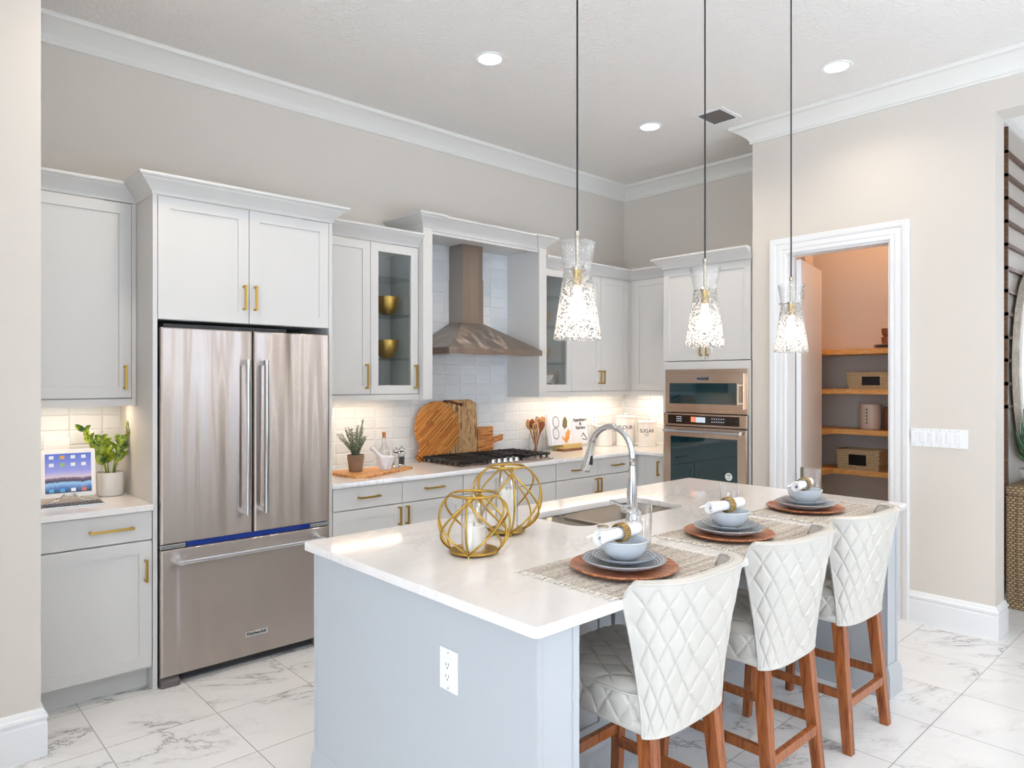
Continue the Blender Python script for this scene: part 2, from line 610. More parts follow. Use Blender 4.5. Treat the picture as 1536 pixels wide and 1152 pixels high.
class B:
    """collects shapes for ONE mesh object; coordinates are local to the thing it is parented to"""

    def __init__(s):
        s.bm = bmesh.new()
        s.mi = 0

    def _mark(s, n0):
        for f in list(s.bm.faces)[n0:]:
            f.material_index = s.mi

    def box(s, x0, x1, y0, y1, z0, z1, mat=None):
        n0 = len(s.bm.faces)
        v = [s.bm.verts.new((x, y, z)) for x in (x0, x1) for y in (y0, y1) for z in (z0, z1)]
        for q in ((0, 1, 3, 2), (4, 6, 7, 5), (0, 4, 5, 1), (2, 3, 7, 6), (0, 2, 6, 4), (1, 5, 7, 3)):
            s.bm.faces.new([v[i] for i in q])
        if mat is not None:
            for q in v:
                q.co = mat @ q.co
        s._mark(n0)
        return s

    def loft(s, rings, closed=True, caps=True):
        n0 = len(s.bm.faces)
        rv = [[s.bm.verts.new(p) for p in r] for r in rings]
        for a, b in zip(rv[:-1], rv[1:]):
            n = len(a)
            for i in range(n if closed else n - 1):
                j = (i + 1) % n
                s.bm.faces.new((a[i], a[j], b[j], b[i]))
        if caps and closed:
            if len(rv[0]) > 2:
                s.bm.faces.new(list(reversed(rv[0])))
                s.bm.faces.new(rv[-1])
        s._mark(n0)
        return s

    def cyl(s, p0, p1, r0, r1=None, seg=20, caps=True):
        r1 = r0 if r1 is None else r1
        p0 = Vector(p0)
        p1 = Vector(p1)
        d = (p1 - p0).normalized()
        up = Vector((0, 0, 1)) if abs(d.z) < 0.9 else Vector((1, 0, 0))
        a = d.cross(up).normalized()
        b = a.cross(d)
        rings = []
        for p, r in ((p0, r0), (p1, r1)):
            rings.append([p + (a * math.cos(t) + b * math.sin(t)) * r for t in [-2 * PI * i / seg for i in range(seg)]])
        return s.loft(rings, True, caps)

    def tube(s, pts, r, seg=10, closed=False, flat=None):
        pts = [Vector(p) for p in pts]
        n = len(pts)
        rs = r if isinstance(r, (list, tuple)) else [r] * n
        rings = []
        prev = None
        for i, p in enumerate(pts):
            if closed:
                d = (pts[(i + 1) % n] - pts[i - 1]).normalized()
            else:
                d = (pts[min(i + 1, n - 1)] - pts[max(i - 1, 0)]).normalized()
            if prev is None:
                up = Vector((0, 0, 1)) if abs(d.z) < 0.9 else Vector((1, 0, 0))
                a = d.cross(up).normalized()
            else:
                a = (prev - d * prev.dot(d)).normalized()
            prev = a
            b = a.cross(d)
            rings.append([p + (a * math.cos(t) + b * math.sin(t)) * rs[i] for t in [-2 * PI * k / seg for k in range(seg)]])
        if closed:
            rings.append(rings[0])
            n0 = len(s.bm.faces)
            rv = [[s.bm.verts.new(p) for p in q] for q in rings[:-1]]
            rv.append(rv[0])
            for a_, b_ in zip(rv[:-1], rv[1:]):
                for k in range(seg):
                    j = (k + 1) % seg
                    s.bm.faces.new((a_[k], a_[j], b_[j], b_[k]))
            s._mark(n0)
            return s
        return s.loft(rings, True, True)

    def lathe(s, prof, c=(0, 0, 0), seg=40):
        n0 = len(s.bm.faces)
        rv = []
        for r, z in prof:
            if r < 1e-6:
                rv.append([s.bm.verts.new((c[0], c[1], c[2] + z))])
            else:
                rv.append([s.bm.verts.new((c[0] + r * math.cos(2 * PI * i / seg), c[1] + r * math.sin(2 * PI * i / seg), c[2] + z)) for i in range(seg)])
        for a, b in zip(rv[:-1], rv[1:]):
            for i in range(seg):
                j = (i + 1) % seg
                if len(a) == 1 and len(b) == 1:
                    continue
                if len(a) == 1:
                    s.bm.faces.new((a[0], b[j], b[i]))
                elif len(b) == 1:
                    s.bm.faces.new((a[i], a[j], b[0]))
                else:
                    s.bm.faces.new((a[i], a[j], b[j], b[i]))
        s._mark(n0)
        return s

    def quad(s, pts):
        n0 = len(s.bm.faces)
        s.bm.faces.new([s.bm.verts.new(p) for p in pts])
        s._mark(n0)
        return s

    def prism(s, poly, z0, z1, fn=None):
        fn = fn or (lambda a, b, c: (a, b, c))
        return s.loft([[fn(a, b, z0) for a, b in poly], [fn(a, b, z1) for a, b in poly]])

    def sweep(s, prof, path, fn=None, closed=False):
        """prof: (offset to the right of the path, out); mitred corners"""
        fn = fn or (lambda a, b, c: (a, b, c))
        P = [Vector(p) for p in path]
        n = len(P)
        rings = []
        for i, p in enumerate(P):
            d0 = (P[i] - P[i - 1]).normalized() if (i > 0 or closed) else None
            d1 = (P[(i + 1) % n] - P[i]).normalized() if (i < n - 1 or closed) else None
            if d0 is None:
                d0 = d1
            if d1 is None:
                d1 = d0
            n0 = Vector((d0.y, -d0.x))
            n1 = Vector((d1.y, -d1.x))
            m = (n0 + n1)
            m = m / max(1e-6, m.dot(n0))
            rings.append([fn(p.x + m.x * o, p.y + m.y * o, h) for o, h in prof])
        if closed:
            rings.append(rings[0])
        return s.loft(rings, True, not closed)

    def grid(s, fn, nu, nv, closeu=False):
        n0 = len(s.bm.faces)
        vs_ = [[s.bm.verts.new(fn(i / nu, j / nv)) for j in range(nv + 1)] for i in range(nu + (0 if closeu else 1))]
        for i in range(nu):
            a = vs_[i]
            b = vs_[(i + 1) % len(vs_)]
            for j in range(nv):
                s.bm.faces.new((a[j], b[j], b[j + 1], a[j + 1]))
        s._mark(n0)
        return s

    def done(s, name, mat, parent=None, smooth=False, bevel=0, world=True, sub=0, solid=0):
        if parent is not None and world:
            inv = chain(parent).inverted()
            for v in s.bm.verts:
                v.co = inv @ v.co
        bmesh.ops.recalc_face_normals(s.bm, faces=s.bm.faces)
        me = bpy.data.meshes.new(name)
        s.bm.to_mesh(me)
        s.bm.free()
        mats = mat if isinstance(mat, (list, tuple)) else [mat]
        for m in mats:
            me.materials.append(M[m] if isinstance(m, str) else m)
        if smooth:
            for p in me.polygons:
                p.use_smooth = True
        o = bpy.data.objects.new(name, me)
        COL.objects.link(o)
        if parent is not None:
            o.parent = parent
        if solid:
            q = o.modifiers.new('solid', 'SOLIDIFY')
            q.thickness = solid
            q.offset = 0
        if bevel:
            q = o.modifiers.new('bevel', 'BEVEL')
            q.width = bevel
            q.segments = 2
            q.limit_method = 'ANGLE'
            q.angle_limit = R(40)
            q.harden_normals = False
        if sub:
            q = o.modifiers.new('sub', 'SUBSURF')
            q.levels = sub
            q.render_levels = sub
        if smooth and not sub:
            try:
                me.shade_smooth_by_angle = True
            except Exception:
                pass
            wn = o.modifiers.new('wn', 'WEIGHTED_NORMAL') if bevel else None
        return o


def smooth_angle(o, ang=35):
    """sharp edges above the angle stay sharp"""
    bm = bmesh.new()
    bm.from_mesh(o.data)
    for e in bm.edges:
        if len(e.link_faces) == 2:
            e.smooth = e.calc_face_angle(0) < R(ang)
    for f in bm.faces:
        f.smooth = True
    bm.to_mesh(o.data)
    bm.free()
    return o


def struct(o):
    o['kind'] = 'structure'
    return o


def curve_plate(outer, holes, z0, z1, bev=0.003):
    """2D outline with holes extruded to a slab; returns a mesh"""
    cu = bpy.data.curves.new('tmp', 'CURVE')
    cu.dimensions = '2D'
    cu.fill_mode = 'BOTH'
    for poly in [outer] + holes:
        sp = cu.splines.new('POLY')
        sp.points.add(len(poly) - 1)
        for p, (x, y) in zip(sp.points, poly):
            p.co = (x, y, 0, 1)
        sp.use_cyclic_u = True
    cu.extrude = (z1 - z0) / 2 - bev
    cu.bevel_depth = bev
    cu.bevel_resolution = 2
    cu.offset = -bev
    o = bpy.data.objects.new('tmp', cu)
    COL.objects.link(o)
    dg = bpy.context.evaluated_depsgraph_get()
    me = bpy.data.meshes.new_from_object(o.evaluated_get(dg))
    bpy.data.objects.remove(o)
    me.transform(Matrix.Translation((0, 0, (z0 + z1) / 2)))
    return me


def rrect(x0, x1, y0, y1, r, n=6):
    pts = []
    for cx, cy, a0 in ((x1 - r, y1 - r, 0), (x0 + r, y1 - r, 90), (x0 + r, y0 + r, 180), (x1 - r, y0 + r, 270)):
        for k in range(n + 1):
            a = R(a0 + 90 * k / n)
            pts.append((cx + r * math.cos(a), cy + r * math.sin(a)))
    return pts


def meshobj(name, me, mat, parent=None):
    me.name = name
    me.materials.clear()
    me.materials.append(M[mat])
    if parent is not None:
        me.transform(chain(parent).inverted())
    o = bpy.data.objects.new(name, me)
    COL.objects.link(o)
    if parent is not None:
        o.parent = parent
    return o


def text(s, size, mat, parent, mw, name='lettering', ext=0.0006, bold=0.0, name_font=None):
    """real lettering as a thin mesh; mw: world matrix, text runs along local x, up local y, faces local z"""
    cu = bpy.data.curves.new('tmp', 'FONT')
    cu.body = s
    cu.size = size
    cu.align_x = 'CENTER'
    cu.align_y = 'CENTER'
    cu.extrude = ext
    cu.offset = bold
    o = bpy.data.objects.new('tmp', cu)
    COL.objects.link(o)
    dg = bpy.context.evaluated_depsgraph_get()
    me = bpy.data.meshes.new_from_object(o.evaluated_get(dg))
    bpy.data.objects.remove(o)
    me.transform(mw)
    return meshobj(name, me, mat, parent)


# world matrices for lettering
def face_my(x, y, z):  # on a surface facing -y
    return Matrix.Translation((x, y, z)) @ Matrix.Rotation(R(90), 4, 'X')


def face_mx(x, y, z):  # on a surface facing -x
    return Matrix.Translation((x, y, z)) @ Matrix.Rotation(R(-90), 4, 'Z') @ Matrix.Rotation(R(90), 4, 'X')


# ------------------------------------------------------------------ the room
H = 3.41


def wallbox(name, *a, mat='wall'):
    return struct(B().box(*a).done(name, mat))


struct(B().box(-5, 9.2, -6.1, 4.6, -0.1, 0).done('floor', 'floor'))
struct(B().box(-5.1, 9.2, -6.1, 4.6, H, H + 0.1).done('ceiling', 'ceiling'))
wallbox('wall_left', 0.517, 5.65, 4.345, 4.5, 0, H)
wallbox('wall_near', -5, 0.517, 3.385, 4.5, 0, H)
wallbox('wall_oven', 5.514, 5.65, 2.53, 4.345, 0, H)
b = B()
b.box(4.867, 4.987, 2.366, 2.55, 0, H)
b.box(4.867, 5.514, 2.55, 2.63, 0, H)
b.box(4.867, 4.987, 1.40, 1.672, 0, H)
b.box(4.867, 5.06, 1.098, 1.40, 0, H)
b.box(4.867, 4.987, 1.672, 2.366, 2.43, H)
b.box(4.867, 5.06, -0.6, 1.098, 3.10, H)
b.box(4.867, 5.06, -2.97, -0.6, 0, H)
b.box(4.867, 5.06, -6, -3.27, 0, H)
b.box(4.867, 5.06, -3.27, -2.97, 2.5, H)
struct(b.done('wall_right', 'wall'))
# pantry
wallbox('wall_pantry_back', 6.42, 6.54, 1.37, 2.98, 0, H, mat='pantrywall')
wallbox('wall_pantry_left', 5.65, 6.42, 2.86, 2.98, 0, H, mat='pantrywall')
# foyer
wallbox('wall_foyer', 5.06, 9.1, 1.25, 1.37, 0, H)
b = B()
b.box(9.1, 9.2, -6, -1.1, 0, H)
b.box(9.1, 9.2, 0.9, 1.37, 0, H)
b.box(9.1, 9.2, -1.1, 0.9, 2.9, H)
struct(b.done('wall_foyer_end', 'wall'))
wallbox('wall_added_blocker', -0.62, -0.5, 2.3, 3.385, 0, H)  # unseen wall added to keep side window light off wall_near
# great room behind the camera
b = B()
b.box(-5, -0.6, -6.1, -6, 0, H)
b.box(4.6, 9.2, -6.1, -6, 0, H)
b.box(-0.6, 4.6, -6.1, -6, 2.62, H)
struct(b.done('wall_back', 'wall'))
b = B()
b.box(-5.1, -5, -6, -3.4, 0, H)
b.box(-5.1, -5, 1.0, 4.5, 0, H)
b.box(-5.1, -5, -3.4, 1.0, 2.62, H)
b.box(-5.1, -5, -3.4, 1.0, 0, 0.28)
struct(b.done('wall_side', 'wall'))


def window(name, fn, a0, a1, z0, z1, bars):
    b = B()
    f = 0.07
    for q in ((a0, a1, z0, z0 + f), (a0, a1, z1 - f, z1), (a0, a0 + f, z0, z1), (a1 - f, a1, z0, z1)):
        p, r, z, t = q
        b.box(*fn(p, r), z, t)
    for k in bars:
        b.box(*fn(k - f / 2, k + f / 2), z0, z1)
    return struct(b.done(name, 'trim'))


window('window_1', lambda p, r: (p, r, -6.06, -6.02), -0.6, 4.6, 0, 2.62, [0.7, 2.0, 3.3])
window('window_2', lambda p, r: (-5.06, -5.02, p, r), -3.4, 1.0, 0.28, 2.62, [-1.9, -0.5])
window('window_3', lambda p, r: (9.12, 9.16, p, r), -1.1, 0.9, 0, 2.9, [-0.1, -0.45, 0.5])

window('added_streak_window', lambda p, r: (4.90, 4.94, p, r), -3.27, -2.97, 0, 2.5, [])  # unseen frame added around the streak lamp for the refrigerator's reflections
struct(B().box(4.83, 4.866, -4.9, -3.9, 0, 2.4).done('added_dark_panel', 'batten'))  # unseen dark panel added to put contrast into the refrigerator's reflections
# crown mouldings of the room
CP = [(0.0, 3.284), (0.014, 3.286), (0.018, 3.296), (0.014, 3.302), (0.022, 3.312), (0.026, 3.322), (0.034, 3.330), (0.05, 3.345), (0.075, 3.362),
      (0.098, 3.375), (0.112, 3.384), (0.122, 3.386), (0.126, 3.392), (0.127, 3.40), (0.127, 3.4099), (0.0, 3.4099)]
o = B().sweep(CP, [(0.517, 4.345), (5.514, 4.345), (5.514, 2.63), (4.867, 2.63), (4.867, -5.99)]).done('trim_1', 'crown')
struct(smooth_angle(o, 30))
# baseboards
BP = [(0, 0), (0.02, 0), (0.02, 0.135), (0.016, 0.14), (0.018, 0.15), (0.022, 0.158), (0.020, 0.168), (0.013, 0.174), (0.011, 0.184), (0.006, 0.192), (0, 0.194)]
o = B().sweep(BP, [(-5, 3.385), (0.517, 3.385), (0.517, 3.72)]).done('baseboard_near', 'trim')
struct(smooth_angle(o, 30))
o = B().sweep(BP, [(4.867, 1.557), (4.867, 1.098), (5.06, 1.098), (5.06, 1.25), (9.1, 1.25)]).done('baseboard_right', 'trim')
struct(smooth_angle(o, 30))
o = B().sweep(BP, [(4.867, -0.6), (4.867, -2.96)]).done('baseboard_back', 'trim')
struct(smooth_angle(o, 30))
# pantry door casing
K = [(0, 0.0), (0, 0.012), (-0.006, 0.018), (-0.03, 0.016), (-0.034, 0.020), (-0.05, 0.022), (-0.07, 0.020), (-0.076, 0.026), (-0.088, 0.03), (-0.112, 0.032), (-0.115, 0.028), (-0.115, 0)]
b = B().sweep(K, [(1.672, 0), (1.672, 2.43), (2.366, 2.43), (2.366, 0)], fn=lambda a, z, h: (4.867 - h, a, z))
b.box(4.867, 4.987, 1.672, 1.684, 0, 2.43)
b.box(4.867, 4.987, 2.356, 2.366, 0, 2.43)
b.box(4.867, 4.987, 1.684, 2.356, 2.418, 2.43)
struct(smooth_angle(b.done('trim_2', 'trim'), 30))
# pantry door, standing open into the pantry
d = thing('door_1', 'pale flat pantry door standing open inside the cased doorway', 'door', (4.98, 2.349, 0.012), R(11.5))
d['kind'] = 'structure'
del d['label'], d['category']
B().box(0, 0.66, -0.035, 0, 0, 2.39).done('door_panel', 'trim', d, world=False, bevel=0.002)
B().box(-0.004, 0.012, -0.05, -0.03, 0.78, 0.88).done('hinge', 'nickel', d, world=False)
B().box(-0.004, 0.012, -0.05, -0.03, 2.1, 2.2).done('hinge', 'nickel', d, world=False)

# backsplash tile
b = B()
b.box(0.517, 1.03, 4.333, 4.345, 0.915, 1.45)
struct(b.done('wall_tile_left', 'tile'))
b = B()
b.box(2.0, 2.81, 4.333, 4.3449, 0.915, 1.43)
b.box(2.81, 4.015, 4.333, 4.3449, 0.915, 2.58)
b.box(4.015, 5.514, 4.333, 4.3449, 0.915, 1.43)
struct(b.done('wall_tile_range', 'tile'))
struct(B().box(5.502, 5.5139, 3.44, 4.333, 0.915, 1.43).done('wall_tile_oven', 'tiley'))


# ------------------------------------------------------------------ cabinetry
CC = [(0, 0), (0.004, 0), (0.006, 0.012), (0.012, 0.02), (0.030, 0.038), (0.052, 0.058), (0.062, 0.064), (0.066, 0.071), (0.073, 0.073), (0.077, 0.079), (0.077, 0.09), (0, 0.09)]


def crown(parent, path, z=2.44, prof=CC, mat='cab'):
    o = B().sweep([(a, z + h) for a, h in prof], path).done('crown_moulding', mat, parent)
    return smooth_angle(o, 30)


def shaker(b, x0, x1, z0, z1, fr=0.057):
    g = 0.0015
    x0 += g
    x1 -= g
    z0 += g
    z1 -= g

    def ring(i, y):
        return [(x0 + i, y, z0 + i), (x1 - i, y, z0 + i), (x1 - i, y, z1 - i), (x0 + i, y, z1 - i)]
    b.loft([ring(0, 0.02), ring(0, 0.0015), ring(0.0015, 0), ring(fr, 0), ring(fr + 0.001, 0.008)])
    return b


def slab(b, x0, x1, z0, z1):
    g = 0.0015
    b.box(x0 + g, x1 - g, 0, 0.02, z0 + g, z1 - g)
    return b


def handle(part, x, z, L, vertical, mat='gold'):
    b = B()
    t = 0.0055
    if vertical:
        b.box(x - t, x + t, -0.036, -0.025, z, z + L)
        b.box(x - t, x + t, -0.026, 0.0005, z + 0.002, z + 0.013)
        b.box(x - t, x + t, -0.026, 0.0005, z + L - 0.013, z + L - 0.002)
    else:
        b.box(x, x + L, -0.036, -0.025, z - t, z + t)
        b.box(x + 0.002, x + 0.013, -0.026, 0.0005, z - t, z + t)
        b.box(x + L - 0.013, x + L - 0.002, -0.026, 0.0005, z - t, z + t)
    return b.done('handle', mat, part, world=False, bevel=0.0012)


class Cab:
    """local frame: x along the front, y into the wall, z up; fronts occupy y 0..0.02"""

    def __init__(s, name, label, cat, x, y, zb, rz=0.0, group=None, mat='cab'):
        s.t = thing(name, label, cat, (x, y, zb), rz, group)
        s.zb = zb
        s.mat = mat

    def body(s, x0, x1, z0, z1, d, toe=0.0, name='body'):
        b = B()
        zb = s.zb
        if toe:
            b.box(x0, x1, 0.0205, d, toe - zb, z1 - zb)
            b.box(x0, x1, 0.09, d, z0 - zb, toe - zb)
        else:
            b.box(x0, x1, 0.0205, d, z0 - zb, z1 - zb)
        b.done(name, s.mat, s.t, world=False)
        return s

    def hollow(s, x0, x1, z0, z1, d):
        b = B()
        z0 -= s.zb
        z1 -= s.zb
        p = 0.018
        b.box(x0, x0 + p, 0.0205, d, z0, z1)
        b.box(x1 - p, x1, 0.0205, d, z0, z1)
        b.box(x0 + p, x1 - p, 0.0205, d, z0, z0 + p)
        b.box(x0 + p, x1 - p, 0.0205, d, z1 - p, z1)
        b.box(x0 + p, x1 - p, d - 0.008, d, z0 + p, z1 - p)
        b.done('body', s.mat, s.t, world=False)
        return s

    def door(s, x0, x1, z0, z1, h=None, fr=0.057):
        o = shaker(B(), x0, x1, z0 - s.zb, z1 - s.zb, fr).done('door', s.mat, s.t, world=False)
        if h:
            handle(o, h[0], h[1] - s.zb, h[2], True)
        return s

    def drawer(s, x0, x1, z0, z1, h=None):
        o = slab(B(), x0, x1, z0 - s.zb, z1 - s.zb).done('drawer', s.mat, s.t, world=False, bevel=0.0015)
        if h:
            handle(o, h[0], h[1] - s.zb, h[2], False)
        return s

    def glassdoor(s, x0, x1, z0, z1, h=None, fr=0.057):
        zb = s.zb
        g = 0.0015
        a0, a1, c0, c1 = x0 + g, x1 - g, z0 - zb + g, z1 - zb - g
        b = B()
        b.box(a0, a0 + fr, 0, 0.02, c0, c1)
        b.box(a1 - fr, a1, 0, 0.02, c0, c1)
        b.box(a0 + fr, a1 - fr, 0, 0.02, c0, c0 + fr)
        b.box(a0 + fr, a1 - fr, 0, 0.02, c1 - fr, c1)
        o = b.done('door', s.mat, s.t, world=False)
        B().box(a0 + fr - 0.004, a1 - fr + 0.004, 0.009, 0.012, c0 + fr - 0.004, c1 - fr + 0.004).done('pane', 'pane', o, world=False)
        if h:
            handle(o, h[0], h[1] - zb, h[2], True)
        return s


YB = 3.725
DB = 4.3448 - YB
YU = 4.01
DU = 4.3448 - YU

# left base cabinet
c = Cab('base_cabinet', 'short grey base cabinet with one drawer and one door, left of the refrigerator', 'cabinet', 0.518, YB, 0)
c.body(0, 0.511, 0, 0.885, DB, 0.105)
c.drawer(0.012, 0.510, 0.742, 0.882, (0.235, 0.812, 0.19))
c.door(0.012, 0.510, 0.118, 0.738, (0.478, 0.54, 0.11))
B().box(0, 0.511, -0.025, DB - 0.0002, 0.885, 0.915).done('tmp', 'quartz')
o = bpy.data.objects['tmp']
o.name = 'worktop'
o.data.transform(Matrix.Translation((0.518, YB, 0)))
o.modifiers.new('bevel', 'BEVEL').width = 0.003
tag(o, 'small white quartz worktop under the tablet and green plant', 'worktop')
# left wall cabinet
c = Cab('wall_cabinet', 'single-door grey wall cabinet hung above the tablet nook', 'cabinet', 0.518, YU, 1.39)
c.body(0, 0.511, 1.425, 2.439, DU)
c.door(0.012, 0.490, 1.43, 2.438, (0.457, 1.475, 0.125))
B().box(0.490, 0.511, 0.0, 0.0205, 0.035, 1.049).done('filler', 'cab', c.t, world=False)
B().box(0, 0.511, 0.0, 0.02, 0, 0.036).done('light_rail', 'cab', c.t, world=False)
crown(c.t, [(0.5175, YU), (1.029, YU)])
B().box(0.04, 0.47, 0.12, 0.145, 0.026, 0.0345).done('led_strip', 'strip', c.t, world=False)

# refrigerator surround
c = Cab('refrigerator_cabinet', 'tall grey surround with two doors above the steel refrigerator', 'cabinet', 1.03, YB, 0)
B().box(0, 0.021, 0, DB, 0, 2.439).done('side_panel', 'cab', c.t, world=False)
B().box(0.949, 0.969, 0, DB, 0, 2.439).done('side_panel', 'cab', c.t, world=False)
c.body(0.0211, 0.9489, 1.825, 2.439, DB)
c.door(0.022, 0.479, 1.825, 2.438, (0.449, 1.895, 0.135))
c.door(0.479, 0.948, 1.825, 2.438, (0.508, 1.895, 0.135))
crown(c.t, [(1.03, 4.344), (1.03, YB), (1.999, YB), (1.999, 4.344)])

# wall cabinet right of the refrigerator
c = Cab('wall_cabinet', 'grey wall cabinet with one solid and one glass door, left of the range hood', 'cabinet', 2.0, YU, 1.39)
c.body(0, 0.43, 1.425, 2.439, DU, name='closed_body')
c.hollow(0.4301, 0.810, 1.425, 2.439, DU)
c.door(0.004, 0.43, 1.43, 2.438, (0.393, 1.465, 0.165))
c.glassdoor(0.43, 0.808, 1.43, 2.438, (0.776, 1.465, 0.165))
for z in (1.672, 1.972, 2.222):
    B().box(0.4485, 0.7915, 0.03, DU - 0.009, z - 1.39 - 0.008, z - 1.39).done('glass_shelf', 'pane', c.t, world=False)
B().box(0, 0.81, 0.0, 0.02, 0, 0.036).done('light_rail', 'cab', c.t, world=False)
crown(c.t, [(2.0, YU), (2.8105, YU)])
B().box(0.05, 0.76, 0.12, 0.145, 0.026, 0.0345).done('led_strip', 'strip', c.t, world=False)

# glass cabinet right of the hood
c = Cab('wall_cabinet', 'narrow glass-door wall cabinet with brass bowls, right of the range hood', 'cabinet', 4.016, YU, 1.39)
c.hollow(0, 0.3635, 1.425, 2.439, DU)
c.glassdoor(0.002, 0.3635, 1.43, 2.438)
for z in (1.672, 1.972, 2.222):
    B().box(0.0185, 0.345, 0.03, DU - 0.009, z - 1.39 - 0.008, z - 1.39).done('glass_shelf', 'pane', c.t, world=False)
B().box(0, 0.3635, 0.0, 0.02, 0, 0.036).done('light_rail', 'cab', c.t, world=False)
crown(c.t, [(4.016, YU), (4.3799, YU)])
B().box(0.02, 0.34, 0.12, 0.145, 0.026, 0.0345).done('led_strip', 'strip', c.t, world=False)

# corner wall cabinet
c = Cab('corner_cabinet', 'L-shaped grey corner wall cabinet with a pair of doors with touching brass handles', 'cabinet', 4.38, YU, 1.39)
b = B()
b.box(0, 1.133, 0.0205, DU, 0.035, 1.049)
b.box(0.8105, 1.133, -0.569, 0.0205, 0.035, 1.049)
b.box(0.765, 0.8105, 0.0, 0.0205, 0.035, 1.049)
b.done('body', 'cab', c.t, world=False)
c.door(0.0, 0.378, 1.43, 2.438, (0.348, 1.49, 0.12))
c.door(0.378, 0.764, 1.43, 2.438, (0.399, 1.49, 0.12))
b = B()
shaker(b, 0.045, 0.569, 0.04, 1.048)
for v in b.bm.verts:
    x, y, z = v.co
    v.co = (0.79 + y, -x, z)
b.done('door', 'cab', c.t, world=False)
b = B()
b.box(0, 0.79, 0, 0.02, 0, 0.036)
b.box(0.79, 0.81, -0.569, 0.02, 0, 0.036)
b.done('light_rail', 'cab', c.t, world=False)
crown(c.t, [(4.3801, YU), (5.17, YU), (5.17, 3.442)])
b = B()
b.box(0.03, 0.95, 0.12, 0.145, 0.026, 0.0345)
b.box(0.95, 0.975, -0.53, 0.145, 0.026, 0.0345)
b.done('led_strip', 'strip', c.t, world=False)

# hood surround
t = thing('hood_surround', 'cream open surround with tall side panels framing the steel range hood', 'cabinet', (2.811, 3.955, 1.39))
B().box(2.811, 2.889, 3.955, 4.332, 1.39, 2.579).done('side_panel', 'cab', t)
B().box(3.937, 4.015, 3.955, 4.332, 1.39, 2.579).done('side_panel', 'cab', t)
B().box(2.889, 3.937, 3.975, 4.332, 2.562, 2.579).done('top_panel', 'cab', t)
b = B()
b.box(2.889, 3.937, 3.972, 3.992, 2.545, 2.5615)
b.box(2.889, 3.937, 3.966, 3.975, 2.565, 2.579)
b.done('rail', 'cab', t)
crown(t, [(2.811, 4.344), (2.811, 3.955), (2.892, 3.955), (2.892, 3.978), (3.934, 3.978), (3.934, 3.955), (4.015, 3.955), (4.015, 4.344)], 2.58)

# base run
c = Cab('base_cabinet', 'grey base cabinet with two drawers over two doors, right of the refrigerator', 'cabinet', 2.0, YB, 0)
c.body(0, 0.98, 0, 0.885, DB, 0.105)
c.drawer(0.004, 0.487, 0.748, 0.882, (0.165, 0.816, 0.15))
c.drawer(0.487, 0.978, 0.748, 0.882, (0.655, 0.823, 0.15))
c.door(0.004, 0.487, 0.118, 0.744, (0.458, 0.61, 0.12))
c.door(0.487, 0.978, 0.118, 0.744, (0.516, 0.61, 0.12))
c = Cab('base_cabinet', 'grey base cabinet of plain wide fronts beneath the cooktop', 'cabinet', 2.98, YB, 0)
c.body(0.0005, 0.91, 0, 0.885, DB, 0.105)
c.drawer(0.002, 0.908, 0.748, 0.882)
c.drawer(0.002, 0.908, 0.435, 0.744)
c.drawer(0.002, 0.908, 0.118, 0.431)
c = Cab('base_cabinet', 'grey base cabinet with two drawers over two doors, behind the faucet', 'cabinet', 3.89, YB, 0)
c.body(0.0005, 0.97, 0, 0.885, DB, 0.105)
c.drawer(0.002, 0.486, 0.748, 0.882, (0.17, 0.815, 0.15))
c.drawer(0.486, 0.968, 0.748, 0.882, (0.655, 0.818, 0.15))
c.door(0.002, 0.486, 0.118, 0.744, (0.457, 0.61, 0.12))
c.door(0.486, 0.968, 0.118, 0.744, (0.506, 0.61, 0.12))
t = thing('corner_base_cabinet', 'grey corner base cabinet with one narrow door left of the wall ovens', 'cabinet', (4.861, 3.44, 0))
b = B()
b.box(4.9055, 5.5135, 3.441, 3.745, 0.105, 0.885)
b.box(4.861, 5.5135, 3.745, 4.3448, 0.105, 0.885)
b.box(4.97, 5.5135, 3.441, 4.3448, 0, 0.105)
b.box(4.861, 4.905, 3.729, 3.745, 0.105, 0.885)
b.done('body', 'cab', t)
b = B()
shaker(b, 0.03, 0.282, 0.118, 0.882)
for v in b.bm.verts:
    x, y, z = v.co
    v.co = (0.024 + y, 0.285 - x, z)
o = b.done('door', 'cab', t, world=False)
b = B()
b.box(4.85, 4.861, 3.475, 3.486, 0.722, 0.845)
for z in (0.726, 0.832):
    b.box(4.858, 4.886, 3.475, 3.486, z, z + 0.011)
b.done('handle', 'gold', o)
me = curve_plate([(2.0, 4.3445), (2.0, 3.70), (4.86, 3.70), (4.86, 3.4405), (5.5135, 3.4405), (5.5135, 4.3445)], [], 0.885, 0.915)
o = meshobj('worktop', me, 'quartz')
tag(o, 'long white quartz worktop running under the cooktop into the corner', 'worktop')

# ------------------------------------------------------------------ oven tower (faces -x)
t = thing('oven_cabinet', 'tall cream cabinet holding the two steel ovens beside the doorway', 'cabinet', (4.88, 3.438, 0), R(-90))
TW = 0.79
b = B()
b.box(0, TW, 0.0205, 0.633, 2.30 - 0.62, 2.439)
b.box(0, 0.02, 0.0205, 0.633, 0.09, 1.68)
b.box(TW - 0.02, TW, 0.0205, 0.633, 0.09, 1.68)
b.box(0.02, TW - 0.02, 0.0205, 0.633, 0.09, 0.42)
b.box(0.02, TW - 0.02, 0.61, 0.633, 0.42, 1.68)
b.box(0.0, TW, 0.08, 0.633, 0, 0.09)
b.done('body', 'cab', t, world=False)
b = B()
b.box(0, 0.026, 0, 0.0205, 0.44, 1.675)
b.box(TW - 0.026, TW, 0, 0.0205, 0.44, 1.675)
b.box(0.026, TW - 0.026, 0, 0.0205, 1.612, 1.675)
b.done('face_frame', 'cab', t, world=False)
